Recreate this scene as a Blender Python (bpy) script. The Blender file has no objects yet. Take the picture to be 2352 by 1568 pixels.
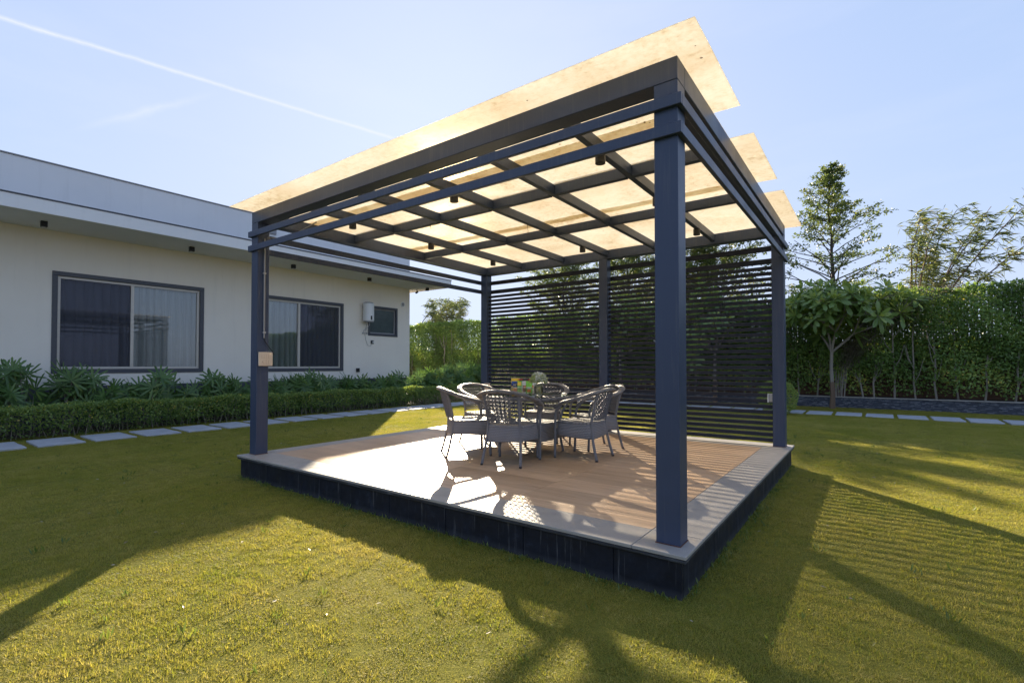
import bpy, bmesh, math, random
import numpy as np
from mathutils import Vector, Matrix, Euler

# ------------------------------------------------------------------ camera, sky, sun, exposure
scene = bpy.context.scene
COL = scene.collection
R = math.radians

cam_d = bpy.data.cameras.new('camera')
cam_d.sensor_width = 36.0
cam_d.lens = 1128.07 / 2352 * 36
cam_d.shift_y = 33.06 / 2352
cam_d.clip_start = 0.05
cam_d.clip_end = 3000
cam = bpy.data.objects.new('camera', cam_d)
cam.location = (0, 0, 1.4)
cam.rotation_euler = (R(90 + 1.057), 0, R(36.242))
COL.objects.link(cam)
scene.camera = cam

SUN_DIR = Vector((-0.69, 0.724, 0.392)).normalized()      # towards the sun
SUN_EL = math.asin(SUN_DIR.z)
SUN_ROT = math.atan2(SUN_DIR.x, SUN_DIR.y)                  # clockwise from +Y

world = bpy.data.worlds.new('World')
scene.world = world
world.use_nodes = True
wn, wl = world.node_tree.nodes, world.node_tree.links
wn.clear()
w_out = wn.new('ShaderNodeOutputWorld')
w_bg = wn.new('ShaderNodeBackground')
w_bg.inputs['Strength'].default_value = 0.10
sky = wn.new('ShaderNodeTexSky')
sky.sky_type = 'NISHITA'
sky.sun_disc = False
sky.sun_elevation = SUN_EL
sky.sun_rotation = SUN_ROT
sky.altitude = 200
sky.air_density = 1.0
sky.dust_density = 1.2
sky.ozone_density = 3.0
tc = wn.new('ShaderNodeTexCoord')


def wmath(op, a, b=None, c=None, clamp=False):
    n = wn.new('ShaderNodeMath'); n.operation = op; n.use_clamp = clamp
    for i, v in enumerate((a, b, c)):
        if v is None: continue
        if isinstance(v, (int, float)): n.inputs[i].default_value = v
        else: wl.new(v, n.inputs[i])
    return n.outputs[0]


def wdot(vec):
    n = wn.new('ShaderNodeVectorMath'); n.operation = 'DOT_PRODUCT'
    wl.new(tc.outputs['Generated'], n.inputs[0]); n.inputs[1].default_value = vec
    return n.outputs['Value']


def wnoise(scale, detail=4, rough=0.6, vec=None):
    n = wn.new('ShaderNodeTexNoise'); n.inputs['Scale'].default_value = scale
    n.inputs['Detail'].default_value = detail; n.inputs['Roughness'].default_value = rough
    wl.new(vec or tc.outputs['Generated'], n.inputs['Vector'])
    return n.outputs['Fac']


def contrail(d1, d2, width, amount, over0, over1, nz):
    """a straight trail on the sky from direction d1 to d2 (a great circle arc)"""
    d1, d2 = Vector(d1).normalized(), Vector(d2).normalized()
    n = d1.cross(d2).normalized()
    mid = (d1 + d2).normalized()
    t = n.cross(mid).normalized()
    half = d1.angle(d2) / 2
    wob = wmath('MULTIPLY', wmath('SUBTRACT', wnoise(22, 5, .65), .5), width * nz)
    dist = wmath('ABSOLUTE', wmath('ADD', wdot(n), wob))
    a = wmath('SUBTRACT', 1.0, wmath('DIVIDE', dist, width), clamp=True)
    a = wmath('POWER', a, 1.3)
    s = wdot(t)
    e0 = wmath('MULTIPLY', wmath('ADD', s, math.sin(half) + over0), 9.0, clamp=True)
    e1 = wmath('MULTIPLY', wmath('SUBTRACT', math.sin(half) + over1, s), 9.0, clamp=True)
    f = wmath('MULTIPLY', wmath('MULTIPLY', a, e0), e1)
    front = wmath('GREATER_THAN', wdot(mid), 0.0)
    f = wmath('MULTIPLY', f, front)
    tex = wmath('ADD', .55, wmath('MULTIPLY', wnoise(40, 6, .7), .8))
    return wmath('MULTIPLY', wmath('MULTIPLY', f, tex), amount)


tr1 = contrail((-1.4316, 0.1912, 0.7118), (-0.7973, 0.6503, 0.4678), 0.0045, 0.65, .6, .12, 1.2)
tr2 = contrail((-1.3031, 0.2844, 0.4856), (-1.0755, 0.4531, 0.5611), 0.008, 0.35, .02, .0, 1.6)
mp = wn.new('ShaderNodeMapping'); mp.inputs['Scale'].default_value = (1.0, 1.6, 5.0)
mp.inputs['Rotation'].default_value = (0.2, 0.35, 0.3)
wl.new(tc.outputs['Generated'], mp.inputs['Vector'])
cir = wmath('MULTIPLY', wmath('SUBTRACT', wnoise(2.2, 6, .55, mp.outputs[0]), .46, clamp=True), 0.45, clamp=True)
cloud = wmath('ADD', wmath('ADD', tr1, tr2), cir, clamp=True)
def wvec(op, a, b):
    n = wn.new('ShaderNodeVectorMath'); n.operation = op
    for i, v in enumerate((a, b)):
        if isinstance(v, tuple): n.inputs[i].default_value = v
        else: wl.new(v, n.inputs[i])
    return n.outputs['Vector']
# thin high haze over the whole sky: softens the glare round the sun and pales the blue
soft = wvec('DIVIDE', sky.outputs[0], wvec('ADD', wvec('DIVIDE', sky.outputs[0], (1.45, 1.6, 1.8)), (1.0, 1.0, 1.0)))
veil = wn.new('ShaderNodeMix'); veil.data_type = 'RGBA'; veil.inputs['Factor'].default_value = 0.32
wl.new(soft, veil.inputs['A']); veil.inputs['B'].default_value = (0.84, 1.12, 2.05, 1)
wmix = wn.new('ShaderNodeMix'); wmix.data_type = 'RGBA'
wl.new(cloud, wmix.inputs['Factor']); wl.new(veil.outputs['Result'], wmix.inputs['A'])
wmix.inputs['B'].default_value = (1.45, 1.5, 1.75, 1)
wl.new(wmix.outputs['Result'], w_bg.inputs['Color'])
wl.new(w_bg.outputs[0], w_out.inputs['Surface'])

sun_d = bpy.data.lights.new('sun', 'SUN')
sun_d.energy = 2.25
sun_d.angle = R(0.65)
sun_d.color = (1.0, 0.85, 0.62)
sun = bpy.data.objects.new('sun', sun_d)
sun.rotation_euler = SUN_DIR.to_track_quat('Z', 'Y').to_euler()
sun.location = (-20, 20, 20)
COL.objects.link(sun)

scene.view_settings.view_transform = 'Standard'
scene.view_settings.look = 'None'
scene.view_settings.gamma = 1.0
scene.view_settings.use_curve_mapping = False
scene.view_settings.exposure = 2.7
scene.cycles.max_bounces = 8
scene.cycles.transparent_max_bounces = 16
scene.cycles.sample_clamp_indirect = 6

random.seed(7)
rng = np.random.default_rng(7)

# ------------------------------------------------------------------ materials
class NT:
    """small node helper"""
    def __init__(self, name):
        self.m = bpy.data.materials.new(name); self.m.use_nodes = True
        self.n, self.l = self.m.node_tree.nodes, self.m.node_tree.links
        self.n.clear()
        self.out = self.n.new('ShaderNodeOutputMaterial')
    def put(self, sock, v):
        if v is None: return
        if isinstance(v, (int, float)):
            sock.default_value = v
        elif isinstance(v, (tuple, list)):
            sock.default_value = (*v, 1) if len(v) == 3 and sock.type == 'RGBA' else v
        else: self.l.new(v, sock)
    def coord(self, kind='Object', scale=None, rot=None):
        if kind == 'Position': o = self.n.new('ShaderNodeNewGeometry').outputs['Position']
        else: o = self.n.new('ShaderNodeTexCoord').outputs[kind]
        if scale or rot:
            m = self.n.new('ShaderNodeMapping')
            if scale: m.inputs['Scale'].default_value = scale
            if rot: m.inputs['Rotation'].default_value = rot
            self.l.new(o, m.inputs['Vector']); o = m.outputs[0]
        return o
    def noise(self, scale, detail=4, rough=.55, vec=None, dist=0):
        t = self.n.new('ShaderNodeTexNoise'); t.inputs['Scale'].default_value = scale
        t.inputs['Detail'].default_value = detail; t.inputs['Roughness'].default_value = rough
        t.inputs['Distortion'].default_value = dist
        if vec is not None: self.l.new(vec, t.inputs['Vector'])
        return t.outputs['Fac']
    def ramp(self, fac, stops):
        r = self.n.new('ShaderNodeValToRGB'); e = r.color_ramp.elements
        while len(e) < len(stops): e.new(.5)
        for i, (p, c) in enumerate(stops):
            e[i].position = p; e[i].color = (*c, 1) if len(c) == 3 else c
        self.put(r.inputs['Fac'], fac)
        return r.outputs['Color']
    def math(self, op, a, b=None, clamp=False):
        m = self.n.new('ShaderNodeMath'); m.operation = op; m.use_clamp = clamp
        self.put(m.inputs[0], a); self.put(m.inputs[1], b)
        return m.outputs[0]
    def mix(self, fac, a, b, blend='MIX'):
        m = self.n.new('ShaderNodeMix'); m.data_type = 'RGBA'; m.blend_type = blend
        self.put(m.inputs['Factor'], fac); self.put(m.inputs['A'], a); self.put(m.inputs['B'], b)
        return m.outputs['Result']
    def bump(self, h, strength=.3, dist=.01):
        b = self.n.new('ShaderNodeBump'); b.inputs['Strength'].default_value = strength
        b.inputs['Distance'].default_value = dist; self.put(b.inputs['Height'], h)
        return b.outputs[0]
    def bsdf(self, color, rough=.6, normal=None, metallic=0, spec=.5, **k):
        p = self.n.new('ShaderNodeBsdfPrincipled')
        self.put(p.inputs['Base Color'], color); self.put(p.inputs['Roughness'], rough)
        p.inputs['Metallic'].default_value = metallic
        p.inputs['Specular IOR Level'].default_value = spec
        if normal is not None: self.l.new(normal, p.inputs['Normal'])
        for kk, v in k.items(): self.put(p.inputs[kk.replace('_', ' ')], v)
        return p.outputs[0]
    def node(self, typ, **k):
        b = self.n.new(typ)
        for kk, v in k.items(): self.put(b.inputs[kk], v)
        return b.outputs[0]
    def mixs(self, fac, a, b):
        m = self.n.new('ShaderNodeMixShader'); self.put(m.inputs[0], fac)
        self.l.new(a, m.inputs[1]); self.l.new(b, m.inputs[2]); return m.outputs[0]
    def done(self, s):
        self.l.new(s, self.out.inputs['Surface']); return self.m


def rnd(t):  # random per object
    return t.n.new('ShaderNodeObjectInfo').outputs['Random']


def attr(t, name='v'):
    a = t.n.new('ShaderNodeAttribute'); a.attribute_name = name
    return a.outputs['Fac']


def sepz(t, vec, axis='Z'):
    s = t.n.new('ShaderNodeSeparateXYZ'); t.l.new(vec, s.inputs[0]); return s.outputs[axis]


MAT = {}

# painted steel of the pergola: slate blue-grey, dusty, faint run marks
t = NT('slate_blue_paint')
pos = t.coord('Position')
n1 = t.noise(3.0, 5, .6, pos)
st = t.noise(1.0, 5, .7, t.coord('Position', (38, 38, 1.3)))
c = t.ramp(n1, [(.3, (.028, .044, .092)), (.7, (.037, .054, .106))])
dust = t.math('MULTIPLY', t.math('SUBTRACT', st, .54, True), 1.3, True)
c = t.mix(dust, c, (.15, .155, .165))
MAT['paint'] = t.done(t.bsdf(c, t.ramp(n1, [(.3, (.36,) * 3), (.7, (.5,) * 3)]), t.bump(t.noise(90, 3, .5, pos), .04, .002)))

t = NT('dark_bronze_paint')      # slats
pos = t.coord('Position')
c = t.ramp(t.noise(4, 4, .6, pos), [(.3, (.018, .022, .036)), (.7, (.026, .030, .046))])
MAT['slat'] = t.done(t.bsdf(c, .55, spec=.2))

t = NT('rusty_joint')
MAT['rust'] = t.done(t.bsdf(t.ramp(t.noise(60, 4, .6, t.coord('Position')), [(.35, (.05, .03, .025)), (.65, (.16, .06, .035))]), .9))

# ivory fibreglass roof sheets, dirty, translucent
t = NT('ivory_fibreglass')
pos = t.coord('Position')
big = t.noise(1.1, 4, .6, pos, .8)
fine = t.noise(24, 6, .7, pos)
strk = t.noise(7, 5, .7, t.coord('Position', (1, 6, 1)))
ring = t.n.new('ShaderNodeTexWave'); ring.wave_type = 'RINGS'; ring.rings_direction = 'SPHERICAL'
ring.inputs['Scale'].default_value = .22; ring.inputs['Distortion'].default_value = 9
ring.inputs['Detail'].default_value = 4; ring.inputs['Detail Scale'].default_value = .9
t.l.new(pos, ring.inputs['Vector'])
f = t.math('ADD', t.math('MULTIPLY', big, .45), t.math('MULTIPLY', fine, .55))
c = t.ramp(f, [(.36, (.69, .59, .43)), (.44, (.84, .765, .62)), (.54, (.90, .845, .725)), (.70, (.94, .90, .80))])
c = t.mix(t.math('MULTIPLY', t.math('SUBTRACT', ring.outputs['Fac'], .72, True), 1.2, True), c, (.80, .69, .53))
c = t.mix(t.math('MULTIPLY', t.math('SUBTRACT', strk, .55, True), 2.4, True), c, (.70, .58, .42))
spk = t.n.new('ShaderNodeTexVoronoi'); spk.inputs['Scale'].default_value = 9; t.l.new(pos, spk.inputs['Vector'])
spot = t.math('LESS_THAN', spk.outputs['Distance'], t.math('MULTIPLY', t.math('SUBTRACT', t.noise(2.3, 3, .6, pos), .5, True), .7))
c = t.mix(t.math('MULTIPLY', spot, .75), c, (.16, .10, .05))
tr = t.node('ShaderNodeBsdfTranslucent', Color=c)
df = t.bsdf(c, .35, t.bump(fine, .15, .004))
rf = t.node('ShaderNodeBsdfRefraction', Color=c, Roughness=.9, IOR=1.03)
MAT['sheet'] = t.done(t.mixs(.18, t.mixs(.10, tr, rf), df))

# flamed grey granite coping
t = NT('grey_granite')
pos = t.coord('Position')
c = t.ramp(t.noise(2.2, 5, .6, pos), [(.3, (.30, .275, .25)), (.7, (.41, .375, .335))])
c = t.mix(t.math('MULTIPLY', t.math('SUBTRACT', t.noise(160, 3, .6, pos), .5, True), 1.6, True), c, (.14, .135, .135))
c = t.mix(t.math('MULTIPLY', t.math('SUBTRACT', t.noise(7, 5, .7, pos), .6, True), 1.8, True), c, (.47, .43, .38))
c = t.mix(t.math('MULTIPLY', rnd(t), .22), c, (.25, .25, .26))
MAT['granite'] = t.done(t.bsdf(c, t.ramp(t.noise(9, 4, .6, pos), [(.3, (.34,) * 3), (.7, (.52,) * 3)]), t.bump(t.noise(120, 4, .6, pos), .18, .003)))

t = NT('dark_granite_edge')     # nosing of the coping, rough and whitened
pos = t.coord('Position')
c = t.ramp(t.noise(6, 6, .7, t.coord('Position', (1, 1, 6))), [(.35, (.012, .013, .017)), (.55, (.03, .033, .042)), (.75, (.13, .14, .16))])
MAT['nosing'] = t.done(t.bsdf(c, .62, t.bump(t.noise(30, 5, .7, t.coord('Position', (1, 1, 4))), .5, .006)))

t = NT('black_granite')         # skirting panels with lime runs
pos = t.coord('Position')
c = t.ramp(t.noise(9, 6, .7, pos), [(.35, (.004, .005, .010)), (.6, (.009, .012, .022)), (.78, (.03, .038, .06))])
run = t.noise(1.0, 5, .75, t.coord('Position', (26, 26, .9)))
c = t.mix(t.math('MULTIPLY', t.math('SUBTRACT', run, .58, True), 4.0, True), c, (.24, .24, .25))
foot = t.math('MULTIPLY', t.math('SUBTRACT', .085, t.math('ADD', sepz(t, pos), t.math('MULTIPLY', t.noise(4, 4, .6, pos), .05))), 9, True)
c = t.mix(t.math('MULTIPLY', foot, .7), c, (.11, .11, .115))
MAT['blackgranite'] = t.done(t.bsdf(c, t.ramp(t.noise(5, 4, .6, pos), [(.3, (.5,) * 3), (.7, (.75,) * 3)]), t.bump(t.noise(40, 5, .6, pos), .2, .004), spec=.3))

# wood-look porcelain planks, grain along X
t = NT('wood_look_tile')
geo = t.n.new('ShaderNodeNewGeometry')
off = t.n.new('ShaderNodeCombineXYZ'); r_ = rnd(t)
t.l.new(t.math('MULTIPLY', r_, 37.0), off.inputs[0]); t.l.new(t.math('MULTIPLY', r_, 11.0), off.inputs[1])
va = t.n.new('ShaderNodeVectorMath'); va.operation = 'ADD'
t.l.new(geo.outputs['Position'], va.inputs[0]); t.l.new(off.outputs[0], va.inputs[1])
mpg = t.n.new('ShaderNodeMapping'); mpg.inputs['Scale'].default_value = (.9, 11, 1); t.l.new(va.outputs[0], mpg.inputs['Vector'])
mpf = t.n.new('ShaderNodeMapping'); mpf.inputs['Scale'].default_value = (2.4, 75, 1); t.l.new(va.outputs[0], mpf.inputs['Vector'])
g1 = t.noise(1.3, 6, .62, mpg.outputs[0], 1.2); g2 = t.noise(1.0, 4, .6, mpf.outputs[0], .4)
c = t.ramp(t.math('ADD', t.math('MULTIPLY', g1, .7), t.math('MULTIPLY', g2, .3)),
           [(.30, (.31, .188, .108)), (.45, (.48, .318, .195)), (.60, (.56, .39, .25)), (.75, (.63, .46, .31))])
hv = t.n.new('ShaderNodeHueSaturation'); t.l.new(c, hv.inputs['Color'])
t.l.new(t.math('ADD', .88, t.math('MULTIPLY', r_, .26)), hv.inputs['Value'])
dirt = t.noise(1.4, 5, .65, geo.outputs['Position'])
c = t.mix(t.math('MULTIPLY', t.math('SUBTRACT', dirt, .52, True), 1.6, True), hv.outputs[0], (.42, .33, .26))
MAT['wood'] = t.done(t.bsdf(c, t.ramp(dirt, [(.3, (.30,) * 3), (.7, (.44,) * 3)]), t.bump(g2, .10, .002)))

t = NT('tile_grout')
MAT['grout'] = t.done(t.bsdf(t.ramp(t.noise(20, 3, .5, t.coord('Position')), [(.3, (.10, .085, .07)), (.7, (.17, .145, .12))]), .9))

# house
t = NT('cream_render')
pos = t.coord('Position')
c = t.ramp(t.noise(.7, 5, .6, pos), [(.3, (.80, .735, .65)), (.7, (.845, .785, .705))])
c = t.mix(t.math('MULTIPLY', t.math('SUBTRACT', t.noise(1.0, 5, .7, t.coord('Position', (6, 6, .35))), .54, True), 1.2, True), c, (.64, .60, .54))
MAT['wall'] = t.done(t.bsdf(c, .85, t.bump(t.noise(45, 5, .6, pos), .10, .004)))
t = NT('white_render')
pos = t.coord('Position')
c = t.ramp(t.noise(.6, 5, .6, pos), [(.3, (.74, .745, .76)), (.7, (.80, .80, .81))])
c = t.mix(t.math('MULTIPLY', t.math('SUBTRACT', t.noise(1.0, 5, .7, t.coord('Position', (5, 5, .35))), .54, True), 1.3, True), c, (.58, .58, .58))
MAT['white'] = t.done(t.bsdf(c, .8, t.bump(t.noise(50, 4, .6, pos), .08, .004)))
t = NT('dark_stone_trim')
pos = t.coord('Position')
c = t.ramp(t.noise(150, 3, .6, pos), [(.35, (.045, .048, .062)), (.65, (.085, .088, .105))])
MAT['trim'] = t.done(t.bsdf(c, .45))
t = NT('champagne_aluminium')
MAT['alu'] = t.done(t.bsdf((.55, .51, .46), .4, metallic=.2))
t = NT('dark_rubber')
MAT['black'] = t.done(t.bsdf((.012, .012, .014), .5))
t = NT('window_glass')
fr = t.n.new('ShaderNodeFresnel'); fr.inputs['IOR'].default_value = 1.55
gl = t.node('ShaderNodeBsdfGlossy', Color=(1, 1, 1), Roughness=.02)
tp = t.node('ShaderNodeBsdfTransparent', Color=(.86, .89, .90))
MAT['pane'] = t.done(t.mixs(t.math('MULTIPLY', fr.outputs[0], 1.5, True), tp, gl))
t = NT('insect_mesh')
tp = t.node('ShaderNodeBsdfTransparent', Color=(.85, .85, .9))
df = t.node('ShaderNodeBsdfDiffuse', Color=(.10, .10, .115))
MAT['mesh'] = t.done(t.mixs(.24, tp, df))
t = NT('frosted_dark_glass')
MAT['frosted'] = t.done(t.bsdf(t.ramp(t.noise(5, 4, .6, t.coord('Position')), [(.3, (.055, .075, .082)), (.7, (.075, .098, .105))]), .22))
t = NT('pale_curtain')
c = t.ramp(t.noise(1.0, 4, .6, t.coord('Position', (8, 30, .8))), [(.3, (.36, .37, .36)), (.7, (.48, .49, .48))])
MAT['curtain'] = t.done(t.bsdf(c, .9))
t = NT('white_enamel')
MAT['enamel'] = t.done(t.bsdf((.72, .73, .74), .3))
t = NT('pvc_grey')
MAT['pvc'] = t.done(t.bsdf((.28, .28, .29), .5))
t = NT('ivory_plastic')
MAT['ivory'] = t.done(t.bsdf((.66, .55, .44), .45))
t = NT('steel')
MAT['steel'] = t.done(t.bsdf((.45, .45, .46), .35, metallic=.9))

# wicker
def wicker(name, sx, sz, dark, light):
    t = NT(name)
    uv = t.n.new('ShaderNodeUVMap')
    m = t.n.new('ShaderNodeMapping'); m.inputs['Scale'].default_value = (sx, sz, 1); t.l.new(uv.outputs[0], m.inputs['Vector'])
    sx_ = t.n.new('ShaderNodeSeparateXYZ'); t.l.new(m.outputs[0], sx_.inputs[0])
    u, v = sx_.outputs['X'], sx_.outputs['Y']
    row = t.math('FLOOR', v)
    sh = t.math('MULTIPLY', t.math('MODULO', row, 2.0), .5)
    fu = t.math('ABSOLUTE', t.math('SINE', t.math('MULTIPLY', t.math('ADD', u, sh), math.pi)))
    fv = t.math('ABSOLUTE', t.math('SINE', t.math('MULTIPLY', v, math.pi)))
    h = t.math('MULTIPLY', t.math('POWER', fu, .6), t.math('POWER', fv, .7))
    n = t.noise(60, 3, .6, t.coord('Object'))
    c = t.mix(h, dark, light)
    c = t.mix(t.math('MULTIPLY', n, .4), c, tuple(x * .72 for x in light))
    MAT[name] = t.done(t.bsdf(c, .48, t.bump(h, .9, .006)))
wicker('wicker_weave', 55, 26, (.06, .062, .072), (.31, .31, .335))
wicker('wicker_wrap', 6, 90, (.08, .082, .095), (.30, .30, .325))
wicker('wicker_band', 120, 6, (.08, .08, .09), (.35, .34, .35))

t = NT('clear_glass')
fr = t.n.new('ShaderNodeFresnel'); fr.inputs['IOR'].default_value = 1.5
gl = t.node('ShaderNodeBsdfGlossy', Color=(1, 1, 1), Roughness=.01)
tp = t.node('ShaderNodeBsdfTransparent', Color=(.84, .93, .90))
MAT['glass'] = t.done(t.mixs(fr.outputs[0], tp, gl))
t = NT('clear_acrylic')
fr = t.n.new('ShaderNodeFresnel'); fr.inputs['IOR'].default_value = 1.49
gl = t.node('ShaderNodeBsdfGlossy', Color=(1, 1, 1), Roughness=.03)
tp = t.node('ShaderNodeBsdfTransparent', Color=(.93, .93, .92))
MAT['acrylic'] = t.done(t.mixs(t.math('ADD', fr.outputs[0], .05, True), tp, gl))

def plain(name, c, rough=.5, spec=.5):
    t = NT(name); n = t.noise(30, 3, .5, t.coord('Object'))
    cc = t.mix(t.math('MULTIPLY', n, .3), c, tuple(x * .8 for x in c))
    MAT[name] = t.done(t.bsdf(cc, rough, spec=spec)); return MAT[name]
plain('pack_yellow', (.78, .52, .04), .28); plain('pack_blue', (.02, .06, .25), .28)
plain('pack_green', (.12, .42, .05), .28); plain('pack_white', (.62, .62, .66), .28)
plain('pack_brown', (.17, .06, .03), .3); plain('pack_orange', (.75, .22, .03), .3)
plain('pack_red', (.42, .05, .03), .3); plain('pack_lime', (.22, .55, .05), .28); plain('pack_dark', (.03, .02, .03), .3)
plain('petal_white', (.74, .75, .68), .7); plain('petal_green', (.42, .48, .20), .7)
plain('water_stem', (.30, .32, .20), .6)
plain('soil', (.055, .04, .028), .95)
plain('bark_grey', (.26, .23, .19), .9); plain('bark_brown', (.16, .105, .07), .9); plain('bark_dark', (.07, .055, .04), .9)

# stone
t = NT('pale_path_stone')
pos = t.coord('Position')
c = t.ramp(t.noise(3, 6, .65, pos), [(.3, (.33, .34, .37)), (.7, (.45, .455, .48))])
c = t.mix(t.math('MULTIPLY', t.math('SUBTRACT', t.noise(9, 5, .7, pos), .58, True), 2, True), c, (.25, .25, .25))
c = t.mix(t.math('MULTIPLY', rnd(t), .25), c, (.34, .34, .355))
MAT['stone'] = t.done(t.bsdf(c, .7, t.bump(t.noise(25, 5, .65, pos), .3, .006)))
t = NT('stacked_slate')
c = t.ramp(attr(t), [(0, (.035, .042, .062)), (.6, (.065, .075, .105)), (1, (.20, .215, .25))])
MAT['slate'] = t.done(t.bsdf(c, .6, t.bump(t.noise(30, 4, .6, t.coord('Position')), .4, .01)))
t = NT('boundary_brick')
MAT['boundary'] = t.done(t.bsdf(t.ramp(t.noise(3, 5, .6, t.coord('Position')), [(.3, (.10, .055, .035)), (.7, (.17, .095, .06))]), .9))
t = NT('reed_fence')
MAT['reed'] = t.done(t.bsdf(t.ramp(t.noise(3, 5, .6, t.coord('Position', (9, 9, .6))), [(.3, (.30, .30, .30)), (.7, (.48, .47, .46))]), .8))

# leaves
def leafmat(name, stops, trans=.38, rough=.38, trcol=None, spec=.5):
    t = NT(name)
    c = t.ramp(attr(t), stops)
    hv = t.n.new('ShaderNodeHueSaturation'); t.l.new(c, hv.inputs['Color'])
    hv.inputs['Value'].default_value = 1.6; hv.inputs['Hue'].default_value = .485; hv.inputs['Saturation'].default_value = 1.1
    tl = t.node('ShaderNodeBsdfTranslucent', Color=hv.outputs[0])
    df = t.bsdf(c, rough, spec=spec)
    MAT[name] = t.done(t.mixs(trans, df, tl))
leafmat('leaf_hedge', [(0, (0.081, 0.139, 0.036)), (.6, (0.186, 0.275, 0.068)), (.9, (0.356, 0.406, 0.091)), (1, (0.617, 0.475, 0.104))])
leafmat('leaf_tall', [(0, (0.085, 0.149, 0.035)), (.55, (0.182, 0.286, 0.072)), (.9, (0.351, 0.421, 0.092)), (1, (0.698, 0.546, 0.127))])
leafmat('leaf_palm', [(0, (0.051, 0.110, 0.031)), (.6, (0.108, 0.196, 0.052)), (1, (0.219, 0.277, 0.061))], .35, .35)
leafmat('leaf_plumeria', [(0, (0.101, 0.177, 0.049)), (.6, (0.182, 0.268, 0.073)), (1, (0.338, 0.387, 0.086))], .35, .32)
leafmat('leaf_tree', [(0, (0.066, 0.104, 0.030)), (.6, (0.122, 0.166, 0.049)), (1, (0.246, 0.226, 0.066))], .45)
leafmat('leaf_feather', [(0, (0.123, 0.168, 0.063)), (.6, (0.216, 0.263, 0.102)), (1, (0.390, 0.368, 0.141))], .45)
leafmat('leaf_flower', [(0, (.30, .28, .12)), (1, (.55, .50, .26))], .4)

# lawn
t = NT('lawn_blades')
pos = t.coord('Position')
patch = t.noise(.7, 6, .68, pos); p2 = t.noise(4.5, 5, .7, pos)
v = t.math('ADD', t.math('MULTIPLY', attr(t), .36), t.math('SUBTRACT', t.math('ADD', t.math('MULTIPLY', patch, .85), t.math('MULTIPLY', p2, .45)), .17))
c = t.ramp(v, [(.24, (.105, .168, .028)), (.46, (.215, .234, .044)), (.70, (.318, .286, .064)), (.98, (.43, .36, .135))])
hv = t.n.new('ShaderNodeHueSaturation'); t.l.new(c, hv.inputs['Color']); hv.inputs['Value'].default_value = 1.7; hv.inputs['Saturation'].default_value = 1.12
tl = t.node('ShaderNodeBsdfTranslucent', Color=hv.outputs[0])
MAT['blade'] = t.done(t.mixs(.45, t.bsdf(c, .6, spec=.25), tl))
t = NT('lawn_ground')
pos = t.coord('Position')
c = t.ramp(t.math('ADD', t.math('MULTIPLY', t.noise(.9, 5, .62, pos), .5), t.math('MULTIPLY', t.noise(60, 4, .7, pos), .5)),
           [(.3, (.085, .095, .016)), (.55, (.18, .17, .028)), (.75, (.27, .22, .06))])
MAT['lawn'] = t.done(t.bsdf(c, .95, t.bump(t.noise(70, 4, .7, pos), .8, .02), spec=.1))

# ------------------------------------------------------------------ builders
WL = {}      # world location of roots, for parenting without matrices

def link(o, parent=None, label=None, cat=None, group=None, kind=None):
    COL.objects.link(o)
    if parent is not None: o.parent = parent
    if label: o['label'] = label
    if cat: o['category'] = cat
    if group: o['group'] = group
    if kind: o['kind'] = kind
    return o

def wl_(o):
    v = Vector((0, 0, 0))
    while o is not None:
        v = v + o.location; o = o.parent
    return v

def thing(name, loc, label=None, cat=None, group=None, rz=0, kind=None):
    o = bpy.data.objects.new(name, None)
    o.empty_display_size = .1
    o.location = loc; o.rotation_euler = (0, 0, rz)
    return link(o, None, label, cat, group, kind)

_boxes = {}
def box_mesh(dx, dy, dz, mat, bev, taper=None):
    key = (round(dx, 4), round(dy, 4), round(dz, 4), mat, bev, taper)
    if key in _boxes: return _boxes[key]
    bm = bmesh.new(); bmesh.ops.create_cube(bm, size=1)
    for v in bm.verts: v.co = Vector((v.co.x * dx, v.co.y * dy, v.co.z * dz))
    if bev: bmesh.ops.bevel(bm, geom=bm.edges[:], offset=min(bev, dx * .3, dy * .3, dz * .3), segments=1, affect='EDGES')
    me = bpy.data.meshes.new('box'); bm.to_mesh(me); bm.free()
    me.materials.append(MAT[mat]); _boxes[key] = me
    return me

def box(name, x0, x1, y0, y1, z0, z1, mat, parent=None, bev=.003, **k):
    me = box_mesh(x1 - x0, y1 - y0, z1 - z0, mat, bev)
    o = bpy.data.objects.new(name, me)
    c = Vector(((x0 + x1) / 2, (y0 + y1) / 2, (z0 + z1) / 2))
    o.location = c - (wl_(parent) if parent else Vector())
    return link(o, parent, **k)

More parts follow.
